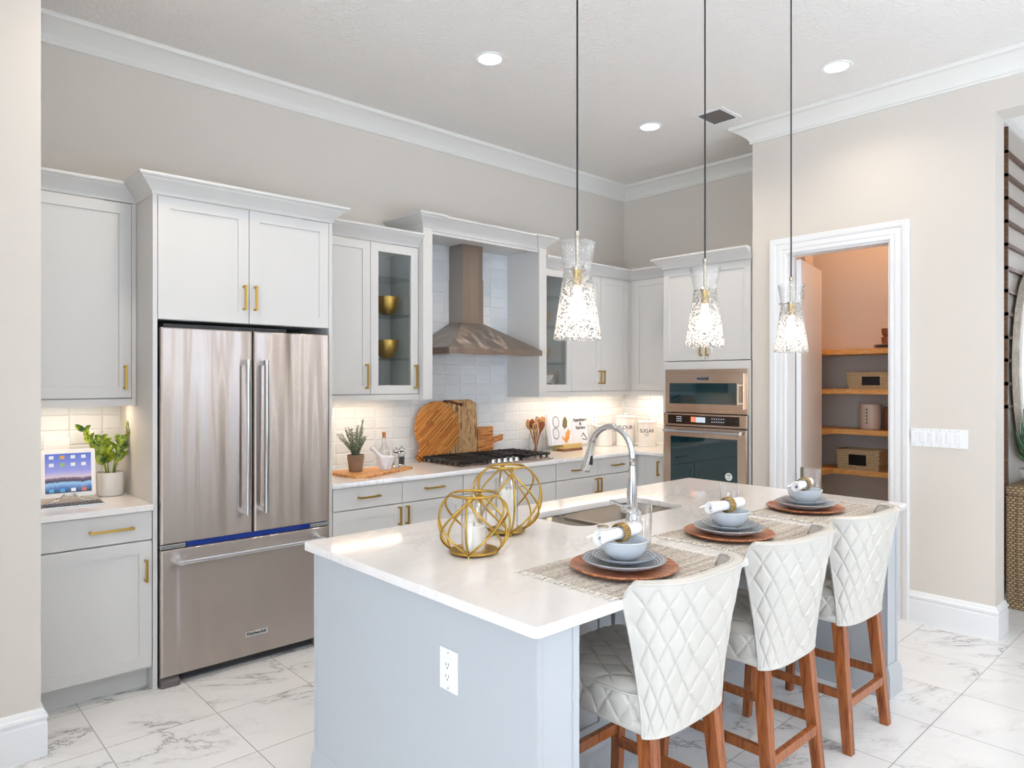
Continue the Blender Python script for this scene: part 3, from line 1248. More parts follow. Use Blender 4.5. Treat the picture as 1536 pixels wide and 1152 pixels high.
for x0, x1, hx in ((0.002, 0.395, 0.367), (0.395, TW - 0.002, 0.423)):
    o = shaker(B(), x0, x1, 1.68, 2.438).done('door', 'cab', t, world=False)
    handle(o, hx, 1.715, 0.125, True)
o = slab(B(), 0.002, TW - 0.002, 0.105, 0.435).done('drawer', 'cab', t, world=False)
crown(t, [(5.085, 3.438), (4.88, 3.438), (4.88, 2.6475)])


def ovbox(b, y0, y1, z0, z1, d0, d1):
    # y: world y range, d: distance of the faces in front of x = 4.88
    b.box(4.88 - d1, 4.88 - d0, y0, y1, z0, z1)


OL, OR_ = 3.409, 2.668
# microwave
t = thing('microwave_oven', 'built-in steel microwave with a dark window, above the wall oven', 'oven', (4.88, 3.04, 1.27))
b = B()
ovbox(b, OR_, OL, 1.262, 1.61, -0.4, 0.012)
b.done('trim_frame', 'steeloven', t, bevel=0.002)
b = B()
ovbox(b, OR_ + 0.022, OL - 0.022, 1.298, 1.578, 0.0125, 0.035)
o = b.done('door', 'steeloven', t, bevel=0.003)
b = B()
ovbox(b, OR_ + 0.075, OL - 0.06, 1.335, 1.50, 0.0351, 0.0375)
b.done('window', 'ovenglass', o)
b = B()
b.box(4.80, 4.811, OR_ + 0.045, OR_ + 0.056, 1.33, 1.50)
b.box(4.81, 4.846, OR_ + 0.046, OR_ + 0.055, 1.34, 1.352)
b.box(4.81, 4.846, OR_ + 0.046, OR_ + 0.055, 1.478, 1.49)
b.done('handle', 'nickel', o, bevel=0.001)
b = B()
ovbox(b, 2.975, 3.10, 1.522, 1.55, 0.0351, 0.0375)
q = b.done('badge', 'chrome', o)
text('KitchenAid', 0.023, 'ink', o, face_mx(4.8423, 3.0375, 1.536), bold=0.0004)
# wall oven
t = thing('wall_oven', 'built-in steel wall oven with black controls and a dark glass door', 'oven', (4.88, 3.04, 0.45))
b = B()
ovbox(b, OR_, OL, 0.45, 1.255, -0.45, 0.008)
b.done('body', 'darkgrey', t)
b = B()
ovbox(b, OR_, OL, 1.155, 1.256, 0.0085, 0.03)
o = b.done('control_panel', 'steeloven', t, bevel=0.002)
b = B()
ovbox(b, OR_ + 0.06, OL - 0.04, 1.17, 1.243, 0.0301, 0.032)
p = b.done('display', 'display', o)
b = B()
b.mi = 0
yy = 3.30
for i in range(3):
    for j in range(3):
        b.box(4.847, 4.848, 3.275 - i * 0.018, 3.285 - i * 0.018, 1.19 + j * 0.017, 1.197 + j * 0.017)
for i in range(6):
    for j in range(2):
        b.box(4.847, 4.848, 2.955 - i * 0.02, 2.963 - i * 0.02, 1.194 + j * 0.024, 1.2 + j * 0.024)
b.box(4.847, 4.848, 3.02, 3.105, 1.188, 1.23)
b.mi = 1
b.box(4.8465, 4.848, 3.108, 3.15, 1.19, 1.232)
b.done('indicators', ['ewhite', 'ecal'], t)
b = B()
ovbox(b, OR_, OL, 0.46, 1.147, 0.0085, 0.035)
o = b.done('door', 'steeloven', t, bevel=0.003)
b = B()
ovbox(b, OR_ + 0.075, OL - 0.07, 0.56, 1.07, 0.0351, 0.038)
b.done('window', 'ovenglass', o)
b = B()
b.cyl((4.795, OR_ + 0.03, 1.118), (4.795, OL - 0.03, 1.118), 0.012, seg=16)
for y in (OR_ + 0.045, OL - 0.06):
    b.box(4.79, 4.846, y, y + 0.022, 1.106, 1.13)
b.done('handle', 'chrome', o, smooth=False)
b = B()
b.cyl((4.842, 2.812, 0.784), (4.8405, 2.812, 0.784), 0.03, seg=28)
b.done('round_sticker', 'white', o)
b = B()
for i in range(3):
    b.box(4.8402, 4.8406, 2.797, 2.827, 0.788 + i * 0.006, 0.791 + i * 0.006)
b.box(4.8402, 4.8406, 2.80, 2.824, 0.771, 0.774)
b.done('sticker_print', 'darkgrey', o)

# ------------------------------------------------------------------ refrigerator
FX0, FX1, FY = 1.058, 1.970, 3.70
t = thing('refrigerator', 'stainless steel french-door refrigerator with bottom freezer drawer', 'refrigerator', (1.514, FY, 0))
B().box(FX0 + 0.004, FX1 - 0.004, FY + 0.075, 4.32, 0.05, 1.785).done('body', 'darkgrey', t)


def fdoor(name, x0, x1, z0, z1):
    b = B()
    n = 10

    def ring(i, y):
        return [(x0 + i, y, z0 + i * 0.4), (x1 - i, y, z0 + i * 0.4), (x1 - i, y, z1 - i * 0.4), (x0 + i, y, z1 - i * 0.4)]
    b.loft([ring(0.0, FY + 0.07), ring(0.0, FY + 0.012), ring(0.004, FY + 0.004), ring(0.012, FY)])
    return b.done(name, 'steel', t, bevel=0.002)


dl = fdoor('door', FX0, 1.519, 0.708, 1.785)
dr = fdoor('door', 1.525, FX1, 0.708, 1.785)
fz = fdoor('freezer_drawer', FX0, FX1, 0.05, 0.680)


def bar_handle(parent, x, z0, z1):
    b = B()
    b.cyl((x, FY - 0.062, z0), (x, FY - 0.062, z1), 0.0125, seg=18)
    for z in (z0 + 0.004, z1 - 0.03):
        b.box(x - 0.011, x + 0.011, FY - 0.07, FY + 0.001, z, z + 0.026)
    return b.done('handle', 'chrome', parent, bevel=0.0015)


bar_handle(dl, 1.468, 0.815, 1.632)
bar_handle(dr, 1.568, 0.815, 1.632)
b = B()
b.cyl((1.125, FY - 0.062, 0.622), (1.905, FY - 0.062, 0.622), 0.0125, seg=18)
for x in (1.128, 1.88):
    b.box(x, x + 0.024, FY - 0.07, FY + 0.001, 0.609, 0.635)
b.done('handle', 'chrome', fz, bevel=0.0015)
B().box(FX0 + 0.13, FX1 - 0.02, FY + 0.02, FY + 0.074, 0.6815, 0.7065).done('blue_protective_film', 'blueplastic', t)
for x in (FX0, FX1 - 0.12):
    B().box(x, x + 0.12, FY + 0.005, FY + 0.07, 0.684, 0.704).done('hinge_cover', 'chrome', t, bevel=0.002)
b = B()
b.box(1.475, 1.60, FY - 0.003, FY + 0.001, 0.152, 0.182)
q = b.done('badge', 'chrome', fz)
text('KitchenAid', 0.0225, 'ink', fz, face_my(1.5375, FY - 0.0034, 0.167), bold=0.0004)
b = B()
b.box(FX0 + 0.11, FX1 - 0.08, FY + 0.05, FY + 0.09, 0.004, 0.012)
for k in range(5):
    b.box(FX0 + 0.11, FX1 - 0.09, FY + 0.05 - 0.004, FY + 0.08, 0.012 + k * 0.007, 0.0155 + k * 0.007)
b.box(FX0 + 0.11, FX1 - 0.09, FY + 0.056, FY + 0.08, 0.01, 0.05)
b.done('toe_grille', 'darkgrey', t)
for x in (FX0 + 0.002, FX1 - 0.09):
    b = B()
    b.loft([[(x, FY - 0.005, 0), (x + 0.088, FY - 0.005, 0), (x + 0.088, FY + 0.1, 0), (x, FY + 0.1, 0)],
            [(x, FY - 0.005, 0.028), (x + 0.088, FY - 0.005, 0.028), (x + 0.088, FY + 0.1, 0.028), (x, FY + 0.1, 0.028)],
            [(x, FY + 0.02, 0.046), (x + 0.088, FY + 0.02, 0.046), (x + 0.088, FY + 0.1, 0.046), (x, FY + 0.1, 0.046)]])
    b.done('foot', 'rubber', t, bevel=0.003)
B().box(FX0 + 0.02, 1.72, FY + 0.03, FY + 0.3, 1.7855, 1.806).done('top_cover', 'black', t, bevel=0.002)

# ------------------------------------------------------------------ range hood
t = thing('range_hood', 'steel pyramid range hood with a square chimney over the cooktop', 'range hood', (3.425, 4.332, 1.71))
HX0, HX1, HY0, HY1 = 2.968, 3.882, 3.865, 4.3315
b = B()
b.box(HX0, HX1, HY0, HY1, 1.712, 1.757)
o = b.done('canopy_rim', 'steelhood', t, bevel=0.002)
b = B()
CX0, CX1, CY0 = 3.322, 3.528, 4.16
e = 0.006


def rr(x0, x1, y0, y1, z):
    return [(x0, y0, z), (x1, y0, z), (x1, y1, z), (x0, y1, z)]


b.loft([rr(HX0 + e, HX1 - e, HY0 + e, HY1, 1.7572), rr(CX0 - e, CX1 + e, CY0 - e, HY1, 1.958)])
b.done('canopy', 'steelhood', t, bevel=0.001)
b = B()
b.box(CX0, CX1, CY0, HY1, 1.9582, 2.30)
b.box(CX0 + 0.004, CX1 - 0.004, CY0 + 0.004, HY1, 2.30, 2.5617)
b.done('chimney', 'steelhood', t, bevel=0.0015)
b = B()
b.box(HX0 + 0.05, 3.42, HY0 + 0.05, HY1 - 0.05, 1.707, 1.712)
b.box(3.43, HX1 - 0.05, HY0 + 0.05, HY1 - 0.05, 1.707, 1.712)
b.done('grease_filter', 'chrome', t)
b = B()
for k in range(5):
    b.cyl((3.385 + k * 0.02, HY0 - 0.003, 1.735), (3.385 + k * 0.02, HY0, 1.735), 0.006, seg=12)
b.done('control_buttons', 'chrome', t)

# ------------------------------------------------------------------ cooktop
t = thing('cooktop', 'five-burner steel gas cooktop with black iron grates', 'cooktop', (3.43, 4.02, 0.915))
GX0, GX1, GY0, GY1 = 2.99, 3.90, 3.765, 4.238
B().box(GX0, GX1, GY0, GY1, 0.9152, 0.927).done('steel_tray', 'steel', t, bevel=0.004)
burn = [(3.14, 3.90), (3.14, 4.14), (3.445, 4.08), (3.75, 3.93), (3.75, 4.14)]
for x, y in burn:
    b = B()
    b.lathe([(0, 0.927), (0.05, 0.927), (0.048, 0.94), (0.036, 0.942), (0.036, 0.948), (0, 0.949)], (x, y, 0), 24)
    b.done('burner', 'iron', t)
for gx0, gx1, gy0 in ((GX0 + 0.012, 3.285, GY0 + 0.02), (3.291, 3.60, GY0 + 0.13), (3.606, GX1 - 0.012, GY0 + 0.02)):
    b = B()
    y0, y1 = gy0, GY1 - 0.012
    for y in (y0, y1 - 0.012):
        b.box(gx0, gx1, y, y + 0.012, 0.949, 0.965)
    for x in (gx0, gx1 - 0.012):
        b.box(x, x + 0.012, y0, y1, 0.949, 0.965)
    nb = 7 if y0 < 3.85 else 5
    for k in range(nb):
        y = y0 + (y1 - y0) * (k + 0.5) / nb
        b.box(gx0 - 0.002, gx0 + 0.10, y - 0.006, y + 0.006, 0.953, 0.968)
        b.box(gx1 - 0.10, gx1 + 0.002, y - 0.006, y + 0.006, 0.953, 0.968)
    xm = (gx0 + gx1) / 2
    b.box(xm - 0.006, xm + 0.006, y0, y1, 0.953, 0.968)
    for k in range(nb):
        y = y0 + (y1 - y0) * (k + 0.5) / nb
        for x in (gx0, gx1 - 0.012):
            b.box(x, x + 0.012, y - 0.008, y + 0.008, 0.9275, 0.953)
    b.done('grate', 'iron', t, bevel=0.002)
for k in range(5):
    x = 3.33 + k * 0.058
    b = B()
    b.lathe([(0, 0.927), (0.022, 0.927), (0.021, 0.936), (0.017, 0.938), (0.016, 0.949), (0.012, 0.952), (0, 0.952)], (x, GY0 + 0.055, 0), 20)
    o = b.done('knob', 'chrome', t)
    smooth_angle(o)

# ------------------------------------------------------------------ island
IX0, IX1, IY0, IY1 = 1.235, 3.722, 1.245, 2.435
t = thing('kitchen_island', 'pale blue-grey kitchen island with end pilasters and an open knee space', 'kitchen island', (2.48, 1.84, 0))
B().box(IX0, IX0 + 0.02, IY0 + 0.003, IY1, 0, 0.8848).done('end_panel', 'island', t)
b = B()
b.box(IX0 + 0.0202, IX1 - 0.002, 1.74, IY1 - 0.002, 0, 0.64)
b.box(IX0 + 0.0202, 2.13, 1.74, IY1 - 0.002, 0.64, 0.8848)
b.box(2.97, IX1 - 0.002, 1.74, IY1 - 0.002, 0.64, 0.8848)
b.box(2.13, 2.97, 1.74, 1.86, 0.64, 0.8848)
b.box(2.13, 2.97, 2.33, IY1 - 0.002, 0.64, 0.8848)
b.done('body', 'island', t)
for x0, x1, ex in ((IX0, IX0 + 0.152, IX0), (IX1 - 0.13, IX1, IX1)):
    b = B()
    b.box(x0 + (0.0202 if ex == IX0 else 0.003), x1, IY0 + 0.003, 1.7399, 0, 0.8848)
    # raised stiles of the front face
    b.box(x0 + 0.0, x0 + 0.014, IY0, IY0 + 0.003, 0.12, 0.8848)
    b.box(x1 - 0.022, x1 + 0.001, IY0 - 0.002, IY0 + 0.004, 0.12, 0.8848)
    b.done('pilaster', 'island', t, bevel=0.001)
b = B()
b.box(IX0 - 0.003, IX0, IY0, IY0 + 0.042, 0.12, 0.8848)
b.done('end_stile', 'island', t)
B().box(IX0 - 0.003, IX0, IY1 - 0.02, IY1, 0.12, 0.8848).done('end_stile', 'island', t)
IBP = [(-0.001, 0), (0.016, 0), (0.016, 0.085), (0.012, 0.092), (0.012, 0.1), (0.005, 0.11), (0.004, 0.118), (-0.001, 0.12)]
path = [(IX0, IY1), (IX0, IY0), (IX0 + 0.153, IY0), (IX0 + 0.153, 1.74), (IX1 - 0.131, 1.74), (IX1 - 0.131, IY0), (IX1, IY0), (IX1, IY1)]
IB2 = [(a, z * 1.25) for a, z in IBP]
o = B().sweep(IB2, path).done('base_moulding', 'island', t)
smooth_angle(o, 30)
b = B()
for k in range(3):
    x0 = IX0 + 0.17 + k * 0.72
    shaker(b, 0, 0.70, 0.16, 0.87, 0.07)
    for v in list(b.bm.verts)[-20:]:
        v.co.x += x0
        v.co.y = 1.74 - 0.02 + v.co.y
b.done('back_panel', 'island', t)
# outlet on the end
q = thing('wall_outlet', 'white duplex outlet on the end of the island', 'outlet', (IX0, 1.607, 0.684))
b = B()
b.box(IX0 - 0.005, IX0 + 0.0005, 1.567, 1.648, 0.625, 0.745)
b.done('cover_plate', 'white', q, bevel=0.002)
b = B()
b.box(IX0 - 0.008, IX0 - 0.005, 1.59, 1.625, 0.65, 0.72)
b.done('receptacle', 'white', q, bevel=0.001)
b = B()
for z in (0.665, 0.699):
    for y in (1.601, 1.613):
        b.box(IX0 - 0.0085, IX0 - 0.0079, y, y + 0.002, z, z + 0.009)
    b.cyl((IX0 - 0.0085, 1.608, z - 0.006), (IX0 - 0.0079, 1.608, z - 0.006), 0.0025, seg=10)
for z in (0.634, 0.736):
    b.cyl((IX0 - 0.0062, 1.6075, z), (IX0 - 0.005, 1.6075, z), 0.002, seg=10)
b.done('slots', 'slot', q)

SK = rrect(2.165, 2.935, 1.925, 2.275, 0.075)
me = curve_plate(rrect(1.20, 3.775, 1.215, 2.465, 0.022), [SK], 0.885, 0.915, 0.004)
o = meshobj('island_worktop', me, 'quartz')
tag(o, 'large white quartz island worktop with a sink cut into it', 'worktop')

# sink
t = thing('kitchen_sink', 'undermounted double-bowl steel sink set into the island top', 'sink', (2.55, 2.10, 0.66))


def bowl(b, x0, x1, y0, y1, zt, zb, r=0.05):
    p0 = rrect(x0, x1, y0, y1, r)
    p1 = rrect(x0 + 0.012, x1 - 0.012, y0 + 0.012, y1 - 0.012, r)
    p2 = rrect(x0 + 0.03, x1 - 0.03, y0 + 0.03, y1 - 0.03, r * 0.6)
    rings = [[(x, y, zt) for x, y in p0], [(x, y, zb + 0.02) for x, y in p1], [(x, y, zb) for x, y in p2]]
    n0 = len(b.bm.faces)
    rv = [[b.bm.verts.new(p) for p in q] for q in rings]
    for a, c in zip(rv[:-1], rv[1:]):
        for i in range(len(a)):
            j = (i + 1) % len(a)
            b.bm.faces.new((a[j], a[i], c[i], c[j]))
    b.bm.faces.new(rv[-1])


b = B()
bowl(b, 2.165, 2.385, 1.925, 2.275, 0.884, 0.70)
o = b.done('small_bowl', 'sink', t, solid=0.002)
b = B()
bowl(b, 2.405, 2.935, 1.925, 2.275, 0.884, 0.67)
o2 = b.done('large_bowl', 'sink', t, solid=0.002)
smooth_angle(o, 50)
smooth_angle(o2, 50)
b = B()
b.box(2.383, 2.407, 1.925, 2.275, 0.866, 0.8845)
b.box(2.14, 2.164, 1.90, 2.30, 0.86, 0.8848)
b.box(2.936, 2.96, 1.90, 2.30, 0.86, 0.8848)
b.box(2.14, 2.96, 1.90, 1.924, 0.86, 0.8848)
b.box(2.14, 2.96, 2.276, 2.30, 0.86, 0.8848)
b.done('rim', 'sink', t)
for x in (2.275, 2.67):
    b = B().lathe([(0.0, 0), (0.03, 0), (0.042, 0.003), (0.044, 0.0)], (x, 2.1, 0.7035 if x < 2.4 else 0.6735), 24)
    b.done('drain', 'chrome', t)

# faucet
t = thing('kitchen_faucet', 'tall arched chrome pull-down faucet beside the island sink', 'faucet', (2.446, 1.885, 0.915))
FXc, FYc = 2.446, 1.885
b = B()
b.lathe([(0, 0), (0.029, 0), (0.029, 0.006), (0.024, 0.012), (0.0225, 0.06), (0.022, 0.10), (0.0175, 0.18), (0.0145, 0.235), (0, 0.235)], (FXc, FYc, 0.9152), 28)
o = smooth_angle(b.done('body', 'chrome', t), 40)
pts = [(FXc, FYc, 1.145), (FXc, FYc, 1.19)]
ry = 0.118
for k in range(0, 15):
    a = R(180 - 160 * k / 14.0)
    pts.append((FXc, FYc + ry + ry * math.cos(a), 1.19 + 0.125 * math.sin(a)))
b = B().tube(pts, 0.0135, 16)
o = b.done('spout', 'chrome', t, smooth=True)
e = Vector(pts[-1])
d = (Vector(pts[-1]) - Vector(pts[-2])).normalized()
d = Vector((0, 0.30, -0.95)).normalized()
b = B().tube([e - d * 0.01, e + d * 0.01, e + d * 0.06, e + d * 0.12, e + d * 0.135], [0.0145, 0.0155, 0.018, 0.0225, 0.021], 20)
o = b.done('spray_head', 'chrome', t)
smooth_angle(o, 40)
b = B()
b.box(FXc - 0.007, FXc + 0.007, e.y + 0.0, e.y + 0.012, e.z - 0.10, e.z - 0.055)
b.done('spray_button', 'black', t, bevel=0.002)
b = B()
b.cyl((FXc - 0.02, FYc, 0.968), (FXc - 0.058, FYc, 0.968), 0.0185, seg=24)
b.cyl((FXc - 0.045, FYc, 0.975), (FXc - 0.135, FYc + 0.01, 1.013), 0.0055, 0.0065, seg=12)
b.done('lever', 'chrome', t, bevel=0.001)
b = B().lathe([(0, 0), (0.024, 0), (0.024, 0.003), (0.02, 0.006), (0, 0.007)], (2.235, 1.872, 0.9152), 28)
o = b.done('sink_air_switch', 'nickel')
tag(smooth_angle(o), 'small round metal button flush in the island top near the sink', 'button')

# ------------------------------------------------------------------ lanterns


def lantern(name, label, cx, cy, rad, hz, feet, candle, rot, group):
    z0 = 0.9152
    t = thing(name, label, 'lantern', (cx, cy, z0), 0, group)
    cz = feet + hz
    rr_ = math.sqrt(rad * rad - hz * hz)
    b = B()
    for k in range(4):
        a0 = rot + k * PI / 2
        for tw in (0.0, 1.72, -1.72):
            pts = []
            for i in range(25):
                f = i / 24.0
                z = -hz + 2 * hz * f
                # even steps along the sphere
                lat0 = math.asin(-hz / rad)
                la = lat0 * (1 - 2 * f)
                ang = a0 + tw * (f - (0 if tw else 0))
                pts.append((rad * math.cos(la) * math.cos(ang), rad * math.cos(la) * math.sin(ang), cz + rad * math.sin(la)))
            b.tube(pts, 0.0040, 6)
    b.done('wire_bands', 'gold', t, world=False, smooth=True)
    b = B()
    for z in (cz - hz, cz + hz):
        b.tube([(rr_ * math.cos(2 * PI * i / 36), rr_ * math.sin(2 * PI * i / 36), z) for i in range(36)], 0.0048, 8, closed=True)
    b.done('rims', 'gold', t, world=False, smooth=True)
    b = B()
    b.lathe([(0, 0), (rr_, 0), (rr_ + 0.002, 0.003), (rr_, 0.006), (0, 0.006)], (0, 0, cz - hz - 0.004), 36)
    for k in range(4):
        a = rot + k * PI / 2
        b.cyl((rr_ * math.cos(a), rr_ * math.sin(a), 0), (rr_ * math.cos(a), rr_ * math.sin(a), cz - hz), 0.004, seg=10)
    b.done('base_plate', 'gold', t, world=False)
    b = B()
    zt = cz - hz + 0.002
    b.lathe([(0.046, 0.0), (0.046, candle[2]), (0.044, candle[2]), (0.044, 0.0)], (0, 0, zt), 32)
    smooth_angle(b.done('glass_cylinder', 'glass', t, world=False))
    # the candle
    c = thing('pillar_candle', 'white pillar candle inside the ' + label.split(' gold')[0] + ' gold wire lantern', 'candle', (cx, cy, z0 + zt + 0.0002), 0)
    r = candle[0]
    b = B().lathe([(0, 0), (r, 0), (r, candle[1] - 0.003), (r - 0.003, candle[1]), (0, candle[1] - 0.003)], (0, 0, 0), 32)
    smooth_angle(b.done('wax', 'wax', c, world=False))
    B().cyl((0, 0, candle[1] - 0.003), (0.001, 0, candle[1] + 0.009), 0.0012, seg=6).done('wick', 'slot', c, world=False)


lantern('wire_lantern', 'smaller gold wire globe lantern on the island', 1.568, 1.90, 0.128, 0.098, 0.010, (0.037, 0.085, 0.155), R(38), 'gold globe lanterns')
lantern('wire_lantern', 'larger gold wire globe lantern behind on the island', 1.868, 2.06, 0.143, 0.125, 0.014, (0.039, 0.155, 0.20), R(60), 'gold globe lanterns')

# ------------------------------------------------------------------ place settings


def placemat(x0, x1, y0, y1, label):
    t = thing('placemat', label, 'placemat', ((x0 + x1) / 2, (y0 + y1) / 2, 0.9152), 0, 'woven placemats')
    cx, cy = (x0 + x1) / 2, (y0 + y1) / 2
    w_, h_ = x1 - x0, y1 - y0
    rnd = random.Random(int(x0 * 1000))

    def edge(u, v):
        x = -w_ / 2 + w_ * u + 0.003 * math.sin(v * 9 + x0)
        y = -h_ / 2 + h_ * v + 0.004 * math.sin(u * 7 + x0 * 3)
        return x, y
    b = B()
    n, m_ = 24, 16
    b.grid(lambda u, v: (*edge(u, v), 0.0032 + 0.0006 * noise.noise(Vector((u * 9, v * 9, x0)))), n, m_)
    b.grid(lambda u, v: (*edge(u, v), 0.0), n, m_)
    b.grid(lambda u, v: (*edge(u, 0), 0.0032 * v), n, 1)
    b.grid(lambda u, v: (*edge(u, 1), 0.0032 * v), n, 1)
    b.grid(lambda u, v: (*edge(0, u), 0.0032 * v), m_, 1)
    b.grid(lambda u, v: (*edge(1, u), 0.0032 * v), m_, 1)
    b.done('cloth', 'linen', t, world=False)
    for side in (-1, 1):
        b = B()
        nn = 34
        for k in range(nn):
            v = (k + 0.5) / nn
            x, y = edge(0 if side < 0 else 1, v)
            L = 0.022 + 0.014 * rnd.random()
            dy = (rnd.random() - 0.5) * 0.022
            pts = [(x, y, 0.0028), (x + side * L * 0.35, y + dy * 0.6, 0.0040 + 0.002 * rnd.random()), (x + side * L * 0.7, y + dy * 0.2, 0.0028), (x + side * L, y + dy, 0.0024)]
            b.tube(pts, [0.0020, 0.0032, 0.0020, 0.0014], 6)
        b.done('fringe', 'fringe', t, world=False, smooth=True)
    return t


def disc(name, mat, prof, x, y, z, label, cat, group, rz=0):
    b = B().lathe(prof, (0, 0, 0), 56)
    o = smooth_angle(b.done(name, mat), 40)
    o.location = (x, y, z)
    o.rotation_euler = (0, 0, rz)
    tag(o, label, cat, group)
    return o


CH = [(0, 0), (0.10, 0), (0.155, 0.006), (0.168, 0.012), (0.171, 0.016), (0.169, 0.0185), (0.16, 0.0165), (0.15, 0.012), (0.10, 0.009), (0, 0.009)]
P1 = [(0, 0), (0.07, 0), (0.075, 0.003), (0.11, 0.013), (0.130, 0.0235), (0.133, 0.0265), (0.131, 0.0285), (0.125, 0.0265), (0.105, 0.0165), (0.07, 0.007), (0, 0.006)]
P2 = [(r * 0.79, z * 0.82) for r, z in P1]
BW = [(0, 0), (0.038, 0), (0.042, 0.003), (0.060, 0.016), (0.072, 0.036), (0.0755, 0.0565), (0.0775, 0.058), (0.0775, 0.0605), (0.0745, 0.0615), (0.0725, 0.058),
      (0.068, 0.037), (0.056, 0.019), (0.036, 0.008), (0, 0.007)]
WH = ['nearest', 'middle', 'farthest']


def napkin(x, y, z, rz, label):
    t = thing('rolled_napkin', label, 'napkin', (x, y, z), rz, 'rolled white napkins')
    b = B()
    L = 0.105
    rnd = random.Random(int(x * 100))

    # spiral roll with thickness
    def spiral(u, v):
        th = u * 2 * PI * 3.2
        r = 0.006 + 0.0135 * u ** 0.85
        xx = -L + 2 * L * v
        flare = 1.0 + 0.10 * abs(v - 0.5) * 2 + 0.05 * math.sin(v * 9 + 2)
        return (xx + 0.004 * math.sin(th), r * flare * math.cos(th), 0.0215 + r * flare * math.sin(th))
    b.grid(spiral, 90, 14)
    o = b.done('cloth', 'napkin', t, world=False, smooth=True, solid=0.0022)
    # loose corner
    b = B()
    b.grid(lambda u, v: (-L - 0.022 * u * (1 - v * 0.8), 0.016 + 0.014 * u + 0.004 * math.sin(v * 3), 0.0275 + 0.006 * v - 0.008 * u), 6, 6)
    b.done('loose_corner', 'napkin', t, world=False, smooth=True, solid=0.002)
    b = B()
    b.grid(lambda u, v: (0.012 + 0.030 * (v - 0.5) + 0.0,
                         (0.0265 + 0.0018 * abs(math.sin(v * 14)) * 1.0 + 0.0012 * abs(math.sin(u * 60))) * math.cos(2 * PI * u),
                         0.0215 + (0.0265 + 0.0018 * abs(math.sin(v * 14)) + 0.0012 * abs(math.sin(u * 60))) * math.sin(2 * PI * u)), 96, 14, closeu=True)
    o = b.done('napkin_ring', 'ring', t, world=False, smooth=True, solid=0.003)
    o['label'] = 'beaded gold napkin ring'
    return t


for k, (mx0, mx1, cx, cy) in enumerate(((1.525, 2.115, 1.772, 1.398), (2.255, 2.845, 2.463, 1.43), (2.955, 3.545, 3.215, 1.475))):
    wn_ = WH[k]
    placemat(mx0, mx1, 1.222, 1.622 if k else 1.612, 'beige woven placemat with a fringed edge, %s of the three on the island' % wn_)
    z = 0.9152 + 0.0045
    disc('charger_plate', 'charger', CH, cx, cy, z, 'round reddish wooden charger plate of the %s place setting' % wn_, 'charger plate', 'wooden charger plates', R(40 * k))
    z += 0.0095
    disc('dinner_plate', 'plate', P1, cx, cy, z, 'large grey-blue ringed dinner plate of the %s place setting' % wn_, 'plate', 'large ringed plates')
    z += 0.0175
    disc('salad_plate', 'plate', P2, cx, cy, z, 'small grey-blue ringed plate under the bowl of the %s setting' % wn_, 'plate', 'small ringed plates')
    z += 0.008
    disc('soup_bowl', 'bluebowl', BW, cx, cy, z, 'pale blue stoneware bowl of the %s place setting' % wn_, 'bowl', 'pale blue bowls')
    z += 0.0585
    napkin(cx - 0.012 + 0.01 * k, cy + 0.012, z, R((3, -4, 8)[k]), 'white napkin rolled in a gold ring across the bowl of the %s setting' % wn_)

GP = [(0, 0), (0.034, 0), (0.036, 0.003), (0.0405, 0.158), (0.0395, 0.1595), (0.0385, 0.158), (0.034, 0.010), (0, 0.010)]
for k, (x, y) in enumerate(((2.065, 1.55), (2.70, 1.565), (3.485, 1.562))):
    b = B()
    n0 = 48
    rings = []
    b.lathe(GP, (0, 0, 0), 48)
    o = smooth_angle(b.done('drinking_glass', 'glass'), 40)
    o.location = (x, y, 0.9196)
    tag(o, 'tall clear drinking glass beside the %s place setting' % WH[k], 'glass', 'tall clear glasses')

# ------------------------------------------------------------------ bar stools


def quilt(a, c, p, q):
    s1 = abs(math.sin(PI * (a / p + c / q)))
    s2 = abs(math.sin(PI * (a / p - c / q)))
    g = min(s1, s2)
    return 0.6 * (1 - math.exp(-g / 0.13)) + 0.4 * g ** 0.7


